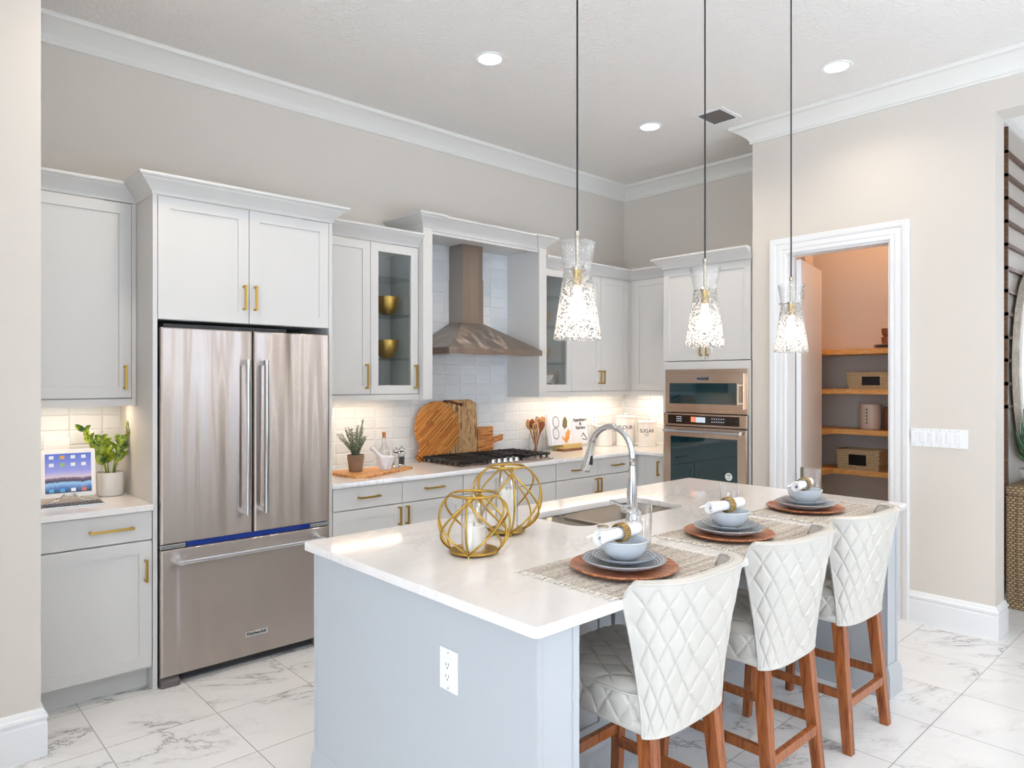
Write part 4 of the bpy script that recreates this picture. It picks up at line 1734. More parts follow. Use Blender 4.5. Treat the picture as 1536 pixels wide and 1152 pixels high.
def make_stool(label):
    t = thing('bar_stool', label, 'bar stool', (0, 0, 0), 0, 'quilted bar stools')
    # seat cushion: superellipse plan, crowned quilted top
    W, D0, D1 = 0.222, -0.215, 0.235
    ZB, ZT = 0.535, 0.655

    tabl = [0.0]
    for i in range(720):
        q0, q1 = [(W * math.copysign(abs(math.cos(t_)) ** 0.4, math.cos(t_)), 0.225 * math.copysign(abs(math.sin(t_)) ** 0.4, math.sin(t_))) for t_ in (2 * PI * i / 720, 2 * PI * (i + 1) / 720)]
        tabl.append(tabl[-1] + math.dist(q0, q1))

    def arc(u):
        L_ = u * tabl[-1]
        lo = min(719, max(0, __import__('bisect').bisect_right(tabl, L_) - 1))
        return 2 * PI * (lo + (L_ - tabl[lo]) / max(1e-9, tabl[lo + 1] - tabl[lo])) / 720

    def seat(u, v):
        # v: 0 bottom edge -> 1 centre of the top
        th = arc(u)
        c_, s_ = math.cos(th), math.sin(th)
        ex = abs(c_) ** (2 / 5.0) * (1 if c_ > 0 else -1)
        ey = abs(s_) ** (2 / 5.0) * (1 if s_ > 0 else -1)
        cy = (D0 + D1) / 2
        hy = (D1 - D0) / 2
        if v < 0.4:
            f = v / 0.4
            z = ZB + (ZT - 0.025 - ZB) * f
            k = 0.955 + 0.045 * math.sin(f * PI * 0.6)
            per = u * 20 * 0.09
            qv = quilt(per, z, 0.09, 0.12)
            k += 0.04 * (qv - 1)
            return (W * k * ex, cy + hy * k * ey, z)
        f = (v - 0.4) / 0.6
        k = 1.0 - f
        kk = k
        drop = 0.025 * (max(0, k - 0.82) / 0.18) ** 2
        x = W * (kk) * ex
        y = cy + hy * kk * ey
        z = ZT - drop + 0.012 * (1 - k * k)
        z += 0.010 * (quilt(x, y, 0.075, 0.115) - 1) * min(1, (1 - k) * 8 + 0.2)
        return (x, y, z)
    b = B()
    b.grid(seat, 380, 100, closeu=True)
    b.box(-W * 0.92, W * 0.92, D0 + 0.02, D1 - 0.02, ZB - 0.012, ZB + 0.02)
    o = b.done('seat', 'upholstery', t, world=False, smooth=True)
    # seat piping
    b = B()
    pts = []
    for i in range(72):
        th = 2 * PI * i / 72
        c_, s_ = math.cos(th), math.sin(th)
        ex = abs(c_) ** 0.4 * (1 if c_ > 0 else -1)
        ey = abs(s_) ** 0.4 * (1 if s_ > 0 else -1)
        pts.append((W * 1.002 * ex, 0.01 + 0.226 * ey, ZT - 0.024))
    b.tube(pts, 0.0035, 6, closed=True)
    b.done('piping', 'upholstery', o, world=False, smooth=True)

    # backrest shell
    def wid(f):
        return 0.208 + 0.062 * f ** 1.6

    def top(s):
        return 0.965 - 0.010 * abs(s) ** 4 - (0.05 * max(0.0, (abs(s) - 0.86) / 0.14) ** 2.4)

    def plan(s, f):
        w_ = wid(f)
        th = s * R(78)
        n_ = 2.0 / 2.6
        sx = abs(math.sin(th) / math.sin(R(78))) ** n_ if s else 0.0
        x = w_ * math.copysign(sx, s)
        y = (0.05 + 0.098 * f ** 1.2) * ((1 - math.cos(th)) / (1 - math.cos(R(78)))) ** 1.25
        y0 = -0.236 - 0.075 * f ** 1.2
        return (x, y0 + y)

    def shell(s, f, inner):
        x, y = plan(s, f)
        e_ = 0.002
        xa, ya = plan(min(1, s + e_), f)
        xb, yb = plan(max(-1, s - e_), f)
        tx, ty = xa - xb, ya - yb
        l_ = math.hypot(tx, ty) or 1
        nx, ny = -ty / l_, tx / l_  # points inward (+y at centre)
        z = 0.515 + (top(s) - 0.515) * f
        thick = 0.034 + 0.010 * (1 - f)
        if inner:
            puff = 0
            if inner:
                puff = 0.004 * quilt(s * 0.26, z, 0.066, 0.105)
            return (x + nx * (thick + puff), y + ny * (thick + puff), z)
        q_ = 0.0085 * (quilt(s * 0.27, z, 0.072, 0.112) - 1) * max(0.0, min(1, (1 - f) * 14, f * 20, (1 - abs(s)) * 14))
        return (x + nx * (-q_), y + ny * (-q_), z)
    NU, NV = 200, 150
    b = B()
    out = [[b.bm.verts.new(shell(-1 + 2 * i / NU, j / NV, False)) for j in range(NV + 1)] for i in range(NU + 1)]
    inn = [[b.bm.verts.new(shell(-1 + 2 * i / NU, j / NV, True)) for j in range(NV + 1)] for i in range(NU + 1)]
    for i in range(NU):
        for j in range(NV):
            b.bm.faces.new((out[i][j], out[i + 1][j], out[i + 1][j + 1], out[i][j + 1]))
            b.bm.faces.new((inn[i][j + 1], inn[i + 1][j + 1], inn[i + 1][j], inn[i][j]))

    # rounded rim around the three free edges and the bottom
    def rim(A, Bv, bulge):
        mids = []
        for a, c in zip(A, Bv):
            row = [a]
            for k in (0.25, 0.5, 0.75):
                p = a.co.lerp(c.co, k) + Vector(bulge) * math.sin(PI * k)
                row.append(b.bm.verts.new(p))
            row.append(c)
            mids.append(row)
        for r0, r1 in zip(mids[:-1], mids[1:]):
            for k in range(4):
                b.bm.faces.new((r0[k], r0[k + 1], r1[k + 1], r1[k]))
    rim([out[i][NV] for i in range(NU + 1)], [inn[i][NV] for i in range(NU + 1)], (0, 0, 0.010))
    rim([out[i][0] for i in range(NU + 1)], [inn[i][0] for i in range(NU + 1)], (0, 0, -0.003))
    rim([out[0][j] for j in range(NV + 1)], [inn[0][j] for j in range(NV + 1)], (0, 0.010, 0))
    rim([out[NU][j] for j in range(NV + 1)], [inn[NU][j] for j in range(NV + 1)], (0, 0.010, 0))
    bmesh.ops.remove_doubles(b.bm, verts=b.bm.verts, dist=0.0002)
    bk = b.done('backrest', 'upholstery', t, world=False, smooth=True)
    b = B()
    for off in (0.002,):
        b.tube([(lambda p: (p[0], p[1], p[2] + off))(shell(-0.985 + 1.97 * i / 60, 1.0, False)) for i in range(61)], 0.0034, 6)
        b.tube([(lambda p: (p[0], p[1], p[2] + off))(shell(-0.985 + 1.97 * i / 60, 1.0, True)) for i in range(61)], 0.0034, 6)
    b.done('piping', 'upholstery', bk, world=False, smooth=True)

    # legs
    def leg(x0, y0, x1, y1, zt, a, c):
        r = [[(x1 - c, y1 - c, 0), (x1 + c, y1 - c, 0), (x1 + c, y1 + c, 0), (x1 - c, y1 + c, 0)],
             [(x0 - a, y0 - a, zt), (x0 + a, y0 - a, zt), (x0 + a, y0 + a, zt), (x0 - a, y0 + a, zt)]]
        B().loft(r).done('leg', 'walnut', t, world=False, bevel=0.002)
    leg(-0.168, -0.178, -0.19, -0.225, 0.522, 0.024, 0.018)
    leg(0.168, -0.178, 0.19, -0.225, 0.522, 0.024, 0.018)
    leg(-0.185, 0.19, -0.2, 0.222, 0.53, 0.021, 0.016)
    leg(0.185, 0.19, 0.2, 0.222, 0.53, 0.021, 0.016)

    def bar(x0, x1, y0, y1, z0, z1):
        B().box(x0, x1, y0, y1, z0, z1).done('stretcher', 'walnut', t, world=False, bevel=0.002)
    bar(-0.196, -0.176, -0.205, 0.205, 0.212, 0.246)
    bar(0.176, 0.196, -0.205, 0.205, 0.212, 0.246)
    bar(-0.172, 0.172, -0.226, -0.204, 0.180, 0.216)
    bar(-0.177, 0.177, 0.196, 0.218, 0.26, 0.296)
    return t


s1 = make_stool('ivory quilted leather bar stool nearest the camera')
place(s1, (1.80, 1.385, 0), R(1))
s2 = copy_tree(s1)
place(s2, (2.478, 1.392, 0), R(0), 'ivory quilted leather bar stool in the middle of the three')
s3 = copy_tree(s1)
place(s3, (3.132, 1.388, 0), R(-1), 'ivory quilted leather bar stool farthest away, near the doorway')

# ------------------------------------------------------------------ pendants


def make_pendant():
    t = thing('pendant_light', 'x', 'pendant light', (0, 0, 0), 0, 'crackled glass pendants')
    # origin: rim of the shade bottom, z up
    b = B()
    b.lathe([(0.0775, 0.0), (0.0790, 0.004), (0.0460, 0.222), (0.0448, 0.232), (0.0470, 0.244), (0.0600, 0.318), (0.0615, 0.321), (0.0585, 0.320),
             (0.0450, 0.244), (0.0426, 0.232), (0.0440, 0.222), (0.0765, 0.003), (0.0775, 0.0)], (0, 0, 0), 56)
    smooth_angle(b.done('glass_shade', 'crackle', t, world=False), 50)
    b = B()
    b.cyl((0, 0, 0.175), (0, 0, 0.232), 0.0155, seg=20)
    smooth_angle(b.done('socket', 'brass', t, world=False))
    b = B()
    b.lathe([(0, 0.228), (0.019, 0.228), (0.019, 0.24), (0.006, 0.243), (0.0055, 0.34), (0.0085, 0.342), (0.0085, 0.358), (0.004, 0.36), (0, 0.36)], (0, 0, 0), 20)
    for k in range(3):
        a = 2 * PI * k / 3 + 0.2
        b.cyl((0.015 * math.cos(a), 0.015 * math.sin(a), 0.234), (0.052 * math.cos(a), 0.052 * math.sin(a), 0.234), 0.0022, seg=8)
        b.cyl((0.047 * math.cos(a), 0.047 * math.sin(a), 0.234), (0.054 * math.cos(a), 0.054 * math.sin(a), 0.234), 0.0055, seg=12)
    smooth_angle(b.done('stem_and_screws', 'nickel', t, world=False))
    b = B()
    prof = [(0, 0.062), (0.012, 0.064), (0.022, 0.074), (0.0275, 0.09), (0.0265, 0.108), (0.020, 0.128), (0.0135, 0.15), (0.0125, 0.176)]
    b.lathe(prof, (0, 0, 0), 28)
    smooth_angle(b.done('bulb', 'bulb', t, world=False), 60)
    ztop = H - 1.655
    B().cyl((0, 0, 0.36), (0, 0, ztop - 0.02), 0.0032, seg=10).done('cord', 'cord', t, world=False)
    b = B().lathe([(0, 0), (0.055, 0), (0.06, -0.004), (0.058, -0.02), (0.02, -0.026), (0, -0.027)], (0, 0, ztop - 0.0002), 28)
    smooth_angle(b.done('ceiling_canopy', 'nickel', t, world=False))
    return t


pt = make_pendant()
place(pt, (1.722, 1.552, 1.655), 0, 'crackled glass pendant light over the lanterns end, largest of three')
for x, lb in ((2.49, 'crackled glass pendant light hanging in the middle of three'), (3.238, 'crackled glass pendant light in front of the pantry doorway')):
    q = copy_tree(pt)
    place(q, (x, 1.552, 1.655), 0.5 * x, lb)
for x in (1.722, 2.49, 3.238):
    l = bpy.data.lights.new('pendant_lamp', 'POINT')
    l.energy = 1.2
    l.color = (1, 0.86, 0.68)
    l.shadow_soft_size = 0.03
    o = bpy.data.objects.new('pendant_lamp', l)
    o.location = (x, 1.552, 1.70)
    COL.objects.link(o)

# ------------------------------------------------------------------ ceiling fittings


def downlight(x, y, label, pw=7):
    t = thing('recessed_downlight', label, 'ceiling light', (x, y, H), 0, 'recessed downlights')
    b = B().lathe([(0.066, -0.0002), (0.092, -0.0002), (0.092, -0.004), (0.084, -0.007), (0.072, -0.006), (0.066, -0.003)], (0, 0, 0), 40)
    smooth_angle(b.done('trim_ring', 'white', t, world=False))
    b = B().lathe([(0, -0.002), (0.068, -0.002), (0.066, -0.0045), (0, -0.0055)], (0, 0, 0), 40)
    smooth_angle(b.done('lens', 'can', t, world=False))
    area('downlight_lamp', (x, y, H - 0.012), (0, 0, 0), 0.12, 0.12, pw, (1.0, 0.86, 0.70), 130, 'DISK')


downlight(2.686, 3.108, 'round recessed ceiling light closest to the refrigerator', 5)
downlight(4.281, 3.133, 'round recessed ceiling light in front of the oven corner')
downlight(4.29, 1.774, 'round recessed ceiling light before the pantry doorway', 4)
for x, y in ((2.7, 0.35), (1.0, 3.1), (1.0, -1.2), (3.6, -0.9), (3.0, -2.6), (-1.5, 1.0)):
    area('downlight_lamp', (x, y, H - 0.012), (0, 0, 0), 0.12, 0.12, 7, (1.0, 0.86, 0.70), 130, 'DISK')

t = thing('ceiling_vent', 'rectangular ceiling air vent with dark louvres', 'vent', (4.455, 2.682, H))
vx0, vx1, vy0, vy1 = 4.32, 4.59, 2.565, 2.80
b = B()
for q in ((vx0, vx1, vy0, vy0 + 0.03), (vx0, vx1, vy1 - 0.03, vy1), (vx0, vx0 + 0.03, vy0 + 0.03, vy1 - 0.03), (vx1 - 0.03, vx1, vy0 + 0.03, vy1 - 0.03)):
    b.box(*q, H - 0.008, H - 0.0002)
b.done('frame', 'white', t, bevel=0.002)
B().box(vx0 + 0.03, vx1 - 0.03, vy0 + 0.03, vy1 - 0.03, H - 0.0015, H - 0.0005).done('duct_opening', 'darkgrey', t)
for k in range(7):
    x = vx0 + 0.045 + k * 0.03
    b = B().loft([[(x, vy0 + 0.03, H - 0.002), (x + 0.003, vy0 + 0.03, H - 0.002), (x + 0.017, vy0 + 0.03, H - 0.012), (x + 0.014, vy0 + 0.03, H - 0.012)],
                  [(x, vy1 - 0.03, H - 0.002), (x + 0.003, vy1 - 0.03, H - 0.002), (x + 0.017, vy1 - 0.03, H - 0.012), (x + 0.014, vy1 - 0.03, H - 0.012)]])
    b.done('louvre', 'rubber', t)

# under-cabinet lamps: the LED strips' own light


def strip(x, y, sx, sy, p):
    area('under_cabinet_lamp', (x, y, 1.412), (0, 0, 0), sx, sy, p * 1.25, (1.0, 0.79, 0.60), 170)


strip(0.77, 4.14, 0.42, 0.02, 1.1)
strip(2.41, 4.14, 0.68, 0.02, 1.9)
strip(4.2, 4.14, 0.32, 0.02, 1.0)
strip(4.85, 4.14, 0.86, 0.02, 2.6)
strip(5.34, 3.8, 0.02, 0.60, 1.7)
# warm lamp inside the pantry
area('pantry_lamp', (5.95, 2.1, H - 0.02), (0, 0, 0), 0.3, 0.3, 15, (1.0, 0.56, 0.32), 180)

# ------------------------------------------------------------------ things in the glass cabinets
GB = [(0, 0), (0.028, 0), (0.03, 0.002), (0.055, 0.02), (0.075, 0.058), (0.083, 0.108), (0.0845, 0.128), (0.0815, 0.128), (0.079, 0.108), (0.071, 0.06), (0.05, 0.024), (0.02, 0.008), (0, 0.007)]
for x, y, z, lb in ((2.655, 4.17, 1.9722, 'gold bowl on the upper glass shelf, left of the hood'), (2.65, 4.165, 1.6722, 'gold bowl on the lower glass shelf, left of the hood'),
                    (4.175, 4.18, 1.9722, 'gold bowl on the upper glass shelf, right of the hood'), (4.18, 4.18, 1.6722, 'gold bowl on the lower glass shelf, right of the hood')):
    b = B()
    b.lathe(GB, (0, 0, 0), 48)
    o = smooth_angle(b.done('gold_bowl', 'goldbowl'), 50)
    o.location = (x, y, z)
    tag(o, lb, 'bowl', 'gold bowls in the glass cabinets')
t = thing('ornament_box', 'small white box with black line art at the bottom of the right glass cabinet', 'box', (4.21, 4.17, 1.443))
B().box(4.15, 4.27, 4.13, 4.21, 1.4432, 1.55).done('box_body', 'ceramic', t, bevel=0.002)
B().box(4.145, 4.275, 4.125, 4.215, 1.5502, 1.568).done('lid', 'ceramic', t, bevel=0.002)
b = B()
for p in (((4.165, 1.46), (4.19, 1.53)), ((4.20, 1.46), (4.18, 1.535)), ((4.225, 1.465), (4.255, 1.53)), ((4.165, 1.50), (4.26, 1.49))):
    b.cyl((p[0][0], 4.1296, p[0][1]), (p[1][0], 4.1296, p[1][1]), 0.002, seg=6)
b.done('line_art', 'ink', t)

CT = 0.9152
# ------------------------------------------------------------------ tablet, keyboard, plant in the nook
t = thing('tablet', 'white tablet showing its home screen, leaning in a stand beside the green plant', 'tablet', (0.745, 4.13, CT))


def tab(px, pz, py=0.0):
    # tablet plane leaning back 14 degrees, yaw a little
    a = R(14)
    x, y, z = px, pz * math.sin(a) + py * math.cos(a), pz * math.cos(a) - py * math.sin(a)
    yw = R(-6)
    return (0.742 + x * math.cos(yw) - y * math.sin(yw), 4.085 + x * math.sin(yw) + y * math.cos(yw), CT + 0.022 + z)


def tquad(b, x0, x1, z0, z1, d, th=0.0008):
    b.loft([[tab(x0, z0, -d), tab(x1, z0, -d), tab(x1, z1, -d), tab(x0, z1, -d)], [tab(x0, z0, -d - th), tab(x1, z0, -d - th), tab(x1, z1, -d - th), tab(x0, z1, -d - th)]])


b = B()
o_ = rrect(-0.118, 0.118, 0, 0.242, 0.012, 5)
b.loft([[tab(x, z, 0.009) for x, z in o_], [tab(x, z, 0) for x, z in o_]])
b.done('bezel', 'white', t, bevel=0.001)


def screen_mat():
    m = NT('tablet_screen')
    tc = m.n('ShaderNodeTexCoord')
    x, y, z = m.sep(tc.outputs['Object'])
    f = m.math('DIVIDE', m.math('SUBTRACT', z, 0.045), 0.19)
    n = m.noise(m.mapv(tc.outputs['Object'], (9, 1, 1)), 3, 5, 0.6)
    f2 = m.math('ADD', f, m.math('MULTIPLY', m.math('SUBTRACT', n, 0.5), 0.12))
    c = m.ramp(f2, [(0.0, rgb(24, 34, 70)), (0.12, rgb(70, 110, 170)), (0.24, rgb(150, 190, 226)), (0.29, rgb(40, 36, 60)), (0.36, rgb(120, 90, 110)),
                    (0.40, rgb(210, 190, 200)), (0.55, rgb(150, 150, 214)), (1.0, rgb(84, 110, 200))])
    m.set(col=(0, 0, 0, 1), ecol=c, estr=1.0, rough=0.1)
    return m.m


M['screen'] = screen_mat()
b = B()
tquad(b, -0.099, 0.099, 0.022, 0.220, 0.0002, 0.0006)
scr = b.done('screen', 'screen', t)
ic = [glow('icon_%d' % i, rgb(*c), 0.9) for i, c in enumerate(((240, 240, 240), (230, 170, 80), (150, 190, 120), (90, 170, 220), (220, 120, 90)))]
for r_, zz, cs in ((0, 0.193, (0, 1, 0, 0)), (1, 0.155, (0, 2, 0, 0)), (2, 0.027, (3, 3, 0, 4))):
    for k in range(4):
        b = B()
        tquad(b, -0.082 + k * 0.046, -0.062 + k * 0.046, zz, zz + 0.017, 0.001, 0.0004)
        b.done('app_icon', ic[cs[k]], scr)
b = B()
for sx in (-1, 1):
    b.tube([tab(0.02 * sx, 0.012, -0.006), tab(0.05 * sx, 0.0, -0.035)[:2] + (CT + 0.012,), tab(0.10 * sx, 0, -0.05)[:2] + (CT + 0.003,)], 0.003, 8)
    b.tube([tab(0.02 * sx, 0.012, 0.008), tab(0.05 * sx, 0.05, 0.05)[:2] + (CT + 0.003,)], 0.003, 8)
b.tube([tab(-0.03, 0.004, -0.012), tab(0.03, 0.004, -0.012)], 0.004, 8)
b.done('wire_stand', 'chrome', t, smooth=True)

t = thing('keyboard', 'slim silver keyboard with dark keys, lying in front of the tablet', 'keyboard', (0.70, 3.93, CT))
kb = Matrix.Translation((0.715, 3.945, CT)) @ Matrix.Rotation(R(-3), 4, 'Z')
B().box(-0.145, 0.145, -0.062, 0.062, 0.0, 0.007, mat=kb).done('case', 'chrome', t, bevel=0.002)
b = B()
for r_ in range(5):
    for k in range(14):
        x0 = -0.139 + k * 0.01995 + (0.004 if r_ % 2 else 0)
        if r_ == 0 and 4 <= k <= 8:
            if k == 4:
                b.box(x0, x0 + 0.095, -0.055, -0.037, 0.007, 0.009, mat=kb)
            continue
        b.box(x0, x0 + 0.0165, -0.055 + r_ * 0.0225, -0.037 + r_ * 0.0225, 0.007, 0.009, mat=kb)
b.done('keys', 'darkgrey', t)

t = thing('wall_outlet', 'white outlet plate on the tiles behind the tablet', 'outlet', (0.73, 4.333, 1.19))
B().box(0.672, 0.79, 4.327, 4.3329, 1.15, 1.222).done('cover_plate', 'white', t, bevel=0.002)
B().cyl((0.735, 4.3258, 1.20), (0.735, 4.327, 1.20), 0.0025, seg=10).done('screw', 'nickel', t)


def blade(b, base, tip, wid, up=Vector((0, 0, 1)), curl=0.25, n=7, cup=0.25, prof=None):
    base = Vector(base)
    tip = Vector(tip)
    d = tip - base
    L = d.length
    d.normalize()
    side = d.cross(up)
    if side.length < 1e-3:
        side = Vector((1, 0, 0))
    side.normalize()
    nr = side.cross(d).normalized()
    rows = []
    for i in range(n + 1):
        f = i / n
        w_ = wid * (prof(f) if prof else math.sin(PI * min(1, f * 0.94 + 0.06)) ** 0.7)
        c = base + d * L * f + nr * (math.sin(PI * f) * curl * L * 0.35)
        rows.append([b.bm.verts.new(c - side * w_ + nr * w_ * cup), b.bm.verts.new(c), b.bm.verts.new(c + side * w_ + nr * w_ * cup)])
    n0 = len(b.bm.faces)
    for r0, r1 in zip(rows[:-1], rows[1:]):
        for k in range(2):
            b.bm.faces.new((r0[k], r0[k + 1], r1[k + 1], r1[k]))
    b._mark(n0)


t = thing('potted_plant', 'glossy green leafy plant in a plain white pot beside the tablet', 'plant', (0.945, 4.165, CT))
b = B().lathe([(0, 0), (0.058, 0), (0.062, 0.004), (0.064, 0.120), (0.062, 0.123), (0.058, 0.121), (0.056, 0.10), (0, 0.10)], (0, 0, 0), 40)
smooth_angle(b.done('pot', 'ceramic', t, world=False))
B().cyl((0, 0, 0.1005), (0, 0, 0.108), 0.0555, seg=32).done('soil', 'soil', t, world=False)
rnd = random.Random(11)
bs = B()
bl = B()
for k, (ang, lean, hh) in enumerate(((200, 0.13, 0.27), (178, 0.08, 0.22), (150, 0.05, 0.19), (230, 0.05, 0.19), (350, 0.075, 0.24), (10, 0.11, 0.255), (30, 0.05, 0.21), (300, 0.04, 0.18), (185, 0.05, 0.16))):
    a = R(ang)
    pts = []
    for i in range(9):
        f = i / 8
        pts.append(Vector((0.018 * math.cos(a) + lean * math.cos(a) * f ** 1.5, (0.018 + lean * 0.4 * f ** 1.5) * math.sin(a), 0.105 + hh * f)))
    bs.tube(pts, [0.0042 - 0.0028 * i / 8 for i in range(9)], 7)
    for i in range(3, 9, 1 if k % 2 else 2):
        for sgn in (-1, 1):
            p = pts[i]
            th = a + sgn * (1.15 + 0.2 * rnd.random()) + (0.4 if i % 2 else 0)
            L = (0.060 + 0.014 * rnd.random()) * (1.0 if i < 8 else 0.8)
            tip = p + Vector((math.cos(th) * L * 0.75, math.sin(th) * L * 0.5, L * 0.55))
            blade(bl, p, tip, 0.0150, up=Vector((math.cos(a), -0.8, 0.5)), curl=0.3)
bs.done('stems', 'zz', t, world=False, smooth=True)
for v in bl.bm.verts:
    v.co.x = min(v.co.x, 0.080)
    v.co.y = min(v.co.y, 0.158)
bl.done('leaves', 'zz', t, world=False, smooth=True)

# ------------------------------------------------------------------ tray group
t = thing('serving_tray', 'flat wooden board carrying the rosemary pot and the mortar', 'tray', (2.42, 3.99, CT))
b = B()
b.prism([(2.17, 4.15), (2.205, 3.835), (2.29, 3.79), (2.745, 3.985), (2.735, 4.15)], CT, CT + 0.016)
b.done('board', 'tray', t, bevel=0.002)
TZ = CT + 0.0162
t = thing('potted_rosemary', 'grey-green rosemary plant in a rustic clay pot on the wooden board', 'plant', (2.325, 4.02, TZ))
b = B().lathe([(0, 0), (0.040, 0), (0.043, 0.004), (0.050, 0.075), (0.053, 0.077), (0.055, 0.108), (0.051, 0.110), (0.048, 0.098), (0, 0.094)], (0, 0, 0), 32)
smooth_angle(b.done('pot', 'terracotta', t, world=False))
B().cyl((0, 0, 0.0945), (0, 0, 0.10), 0.0475, seg=24).done('soil', 'soil', t, world=False)
bs = B()
bl = B()
for k in range(30):
    a = 2 * PI * k / 17 * 3.3 + rnd.random() * 0.3
    lean = 0.03 + 0.085 * rnd.random()
    hh = 0.125 + 0.10 * rnd.random() - lean * 0.35
    if k in (0, 5):
        lean, hh = 0.05, 0.235
    pts = [Vector((0.012 * math.cos(a) + lean * math.cos(a) * f ** 1.3, 0.012 * math.sin(a) + lean * math.sin(a) * f ** 1.3, 0.098 + hh * f)) for f in [i / 12 for i in range(13)]]
    bs.tube(pts, [0.0018 - 0.0009 * i / 12 for i in range(13)], 5)
    for i in range(1, 13):
        for q in range(8):
            th = rnd.random() * 2 * PI
            L = 0.025 * (1 - 0.35 * i / 12)
            p = pts[i].lerp(pts[i - 1], rnd.random())
            blade(bl, p, p + Vector((math.cos(th) * L * 0.85, math.sin(th) * L * 0.85, L * 0.6)), 0.0024, curl=0.1, n=2)
bs.done('stems', 'rosemary', t, world=False, smooth=True)
bl.done('needles', 'rosemary', t, world=False)

t = thing('oil_bottle', 'clear glass oil bottle with a cork behind the marble mortar', 'bottle', (2.60, 4.18, CT))
t.location = (2.605, 4.125, TZ)
b = B().lathe([(0, 0), (0.040, 0), (0.042, 0.004), (0.042, 0.08), (0.036, 0.11), (0.018, 0.145), (0.0135, 0.16), (0.0135, 0.20), (0.017, 0.202), (0.017, 0.21), (0.012, 0.21), (0.011, 0.16), (0.033, 0.108), (0.039, 0.08), (0.039, 0.006), (0, 0.006)], (0, 0, 0), 36)
smooth_angle(b.done('glass_body', 'glass', t, world=False))
B().lathe([(0, 0.195), (0.010, 0.195), (0.0135, 0.235), (0, 0.236)], (0, 0, 0), 16).done('cork', 'cork', t, world=False)
B().lathe([(0, 0.007), (0.0385, 0.007), (0.0385, 0.055), (0, 0.055)], (0, 0, 0), 28).done('oil', 'wax', t, world=False)

t = thing('mortar_and_pestle', 'faceted white marble mortar with its pestle on the wooden board', 'mortar', (2.525, 3.985, TZ))
b = B()


def octo(r, z, ph):
    return [(r * math.cos(ph + i * PI / 3), r * math.sin(ph + i * PI / 3), z) for i in range(6)]


r0, r1 = octo(0.040, 0, 0), octo(0.062, 0.085, PI / 6)
v0 = [b.bm.verts.new(p) for p in r0]
v1 = [b.bm.verts.new(p) for p in r1]
for i in range(6):
    j = (i + 1) % 6
    b.bm.faces.new((v0[i], v0[j], v1[i]))
    b.bm.faces.new((v0[j], v1[j], v1[i]))
b.bm.faces.new(list(reversed(v0)))
r2 = [b.bm.verts.new((x * 0.84, y * 0.84, 0.083)) for x, y, z in r1]
r3 = [b.bm.verts.new((x * 0.5, y * 0.5, 0.02)) for x, y, z in r1]
for A, Bv in ((v1, r2), (r2, r3)):
    for i in range(6):
        j = (i + 1) % 6
        b.bm.faces.new((A[i], A[j], Bv[j], Bv[i]))
b.bm.faces.new(r3)
b.done('mortar', 'marblepot', t, world=False, bevel=0.001)
b = B().tube([(0.02, 0.0, 0.035), (-0.01, 0.01, 0.07), (-0.055, 0.025, 0.118), (-0.085, 0.03, 0.148)], [0.018, 0.014, 0.012, 0.017], 14)
b.done('pestle', 'marblepot', t, world=False, smooth=True)
for k, (x, y, lb, dark) in enumerate(((2.625, 4.01, 'glass salt mill with a chrome top, directly behind the mortar', 'ceramic'), (2.70, 4.055, 'glass pepper mill with a chrome top at the right end of the board', 'slot'))):
    t = thing('spice_mill', lb, 'spice mill', (x, y, TZ), 0, 'salt and pepper mills')
    b = B()
    b.lathe([(0, 0), (0.028, 0), (0.028, 0.012), (0.024, 0.016), (0, 0.016)], (0, 0, 0), 28)
    b.lathe([(0, 0.088), (0.026, 0.088), (0.028, 0.094), (0.024, 0.100), (0.014, 0.104), (0.029, 0.112), (0.026, 0.122), (0.01, 0.128), (0.005, 0.131), (0.006, 0.138), (0, 0.141)], (0, 0, 0), 28)
    smooth_angle(b.done('chrome_cap', 'chrome', t, world=False), 40)
    smooth_angle(B().lathe([(0.0235, 0.016), (0.0225, 0.088), (0.0205, 0.088), (0.0215, 0.016)], (0, 0, 0), 28).done('glass_tube', 'glass', t, world=False))
    B().lathe([(0, 0.0165), (0.019, 0.0165), (0.019, 0.066), (0, 0.066)], (0, 0, 0), 20).done('peppercorns', dark, t, world=False)

# ------------------------------------------------------------------ cutting boards
t = thing('round_cutting_board', 'round bamboo cutting board with a short handle, leaning on the tiles', 'cutting board', (3.12, 4.29, CT))


def lean_pt(cx, ybase, tilt):
    def f(a, z, dpt):
        # a: along the wall, z: height along the board, dpt: thickness towards the room
        return (cx + a, ybase + z * math.sin(tilt) - dpt * math.cos(tilt), CT + z * math.cos(tilt) + dpt * math.sin(tilt) * 0 + 0.0)
    return f


f = lean_pt(3.165, 4.264, R(3.6))
poly = []
hang = R(232)
rc = 0.205
for i in range(49):
    a = hang + R(17) + (2 * PI - R(34)) * i / 48
    poly.append((rc * math.cos(a), 0.235 + rc * math.sin(a)))
hx, hz = math.cos(hang), math.sin(hang)
px_, pz_ = -hz, hx
for l_, wd in ((rc + 0.02, -0.045), (rc + 0.05, -0.033), (rc + 0.082, -0.032), (rc + 0.09, -0.02), (rc + 0.09, 0.02), (rc + 0.082, 0.032), (rc + 0.05, 0.033), (rc + 0.02, 0.045)):
    poly.append((hx * l_ + px_ * wd, 0.235 + hz * l_ + pz_ * wd))
mz = min(p[1] for p in poly)
poly = [(a, z - mz + 0.0005) for a, z in poly]
b = B()
b.loft([[f(a, z, 0.0) for a, z in poly], [f(a, z, 0.02) for a, z in poly]])
b.done('board', 'bamboo', t, bevel=0.003)
b = B()
q = (hx * (rc + 0.068), 0.235 + hz * (rc + 0.068) - mz)
b.tube([f(q[0] + px_ * s_, q[1] + pz_ * s_, 0.023 - abs(s_) * 0.03) for s_ in (-0.035, -0.02, 0, 0.02, 0.035)], 0.0028, 6)
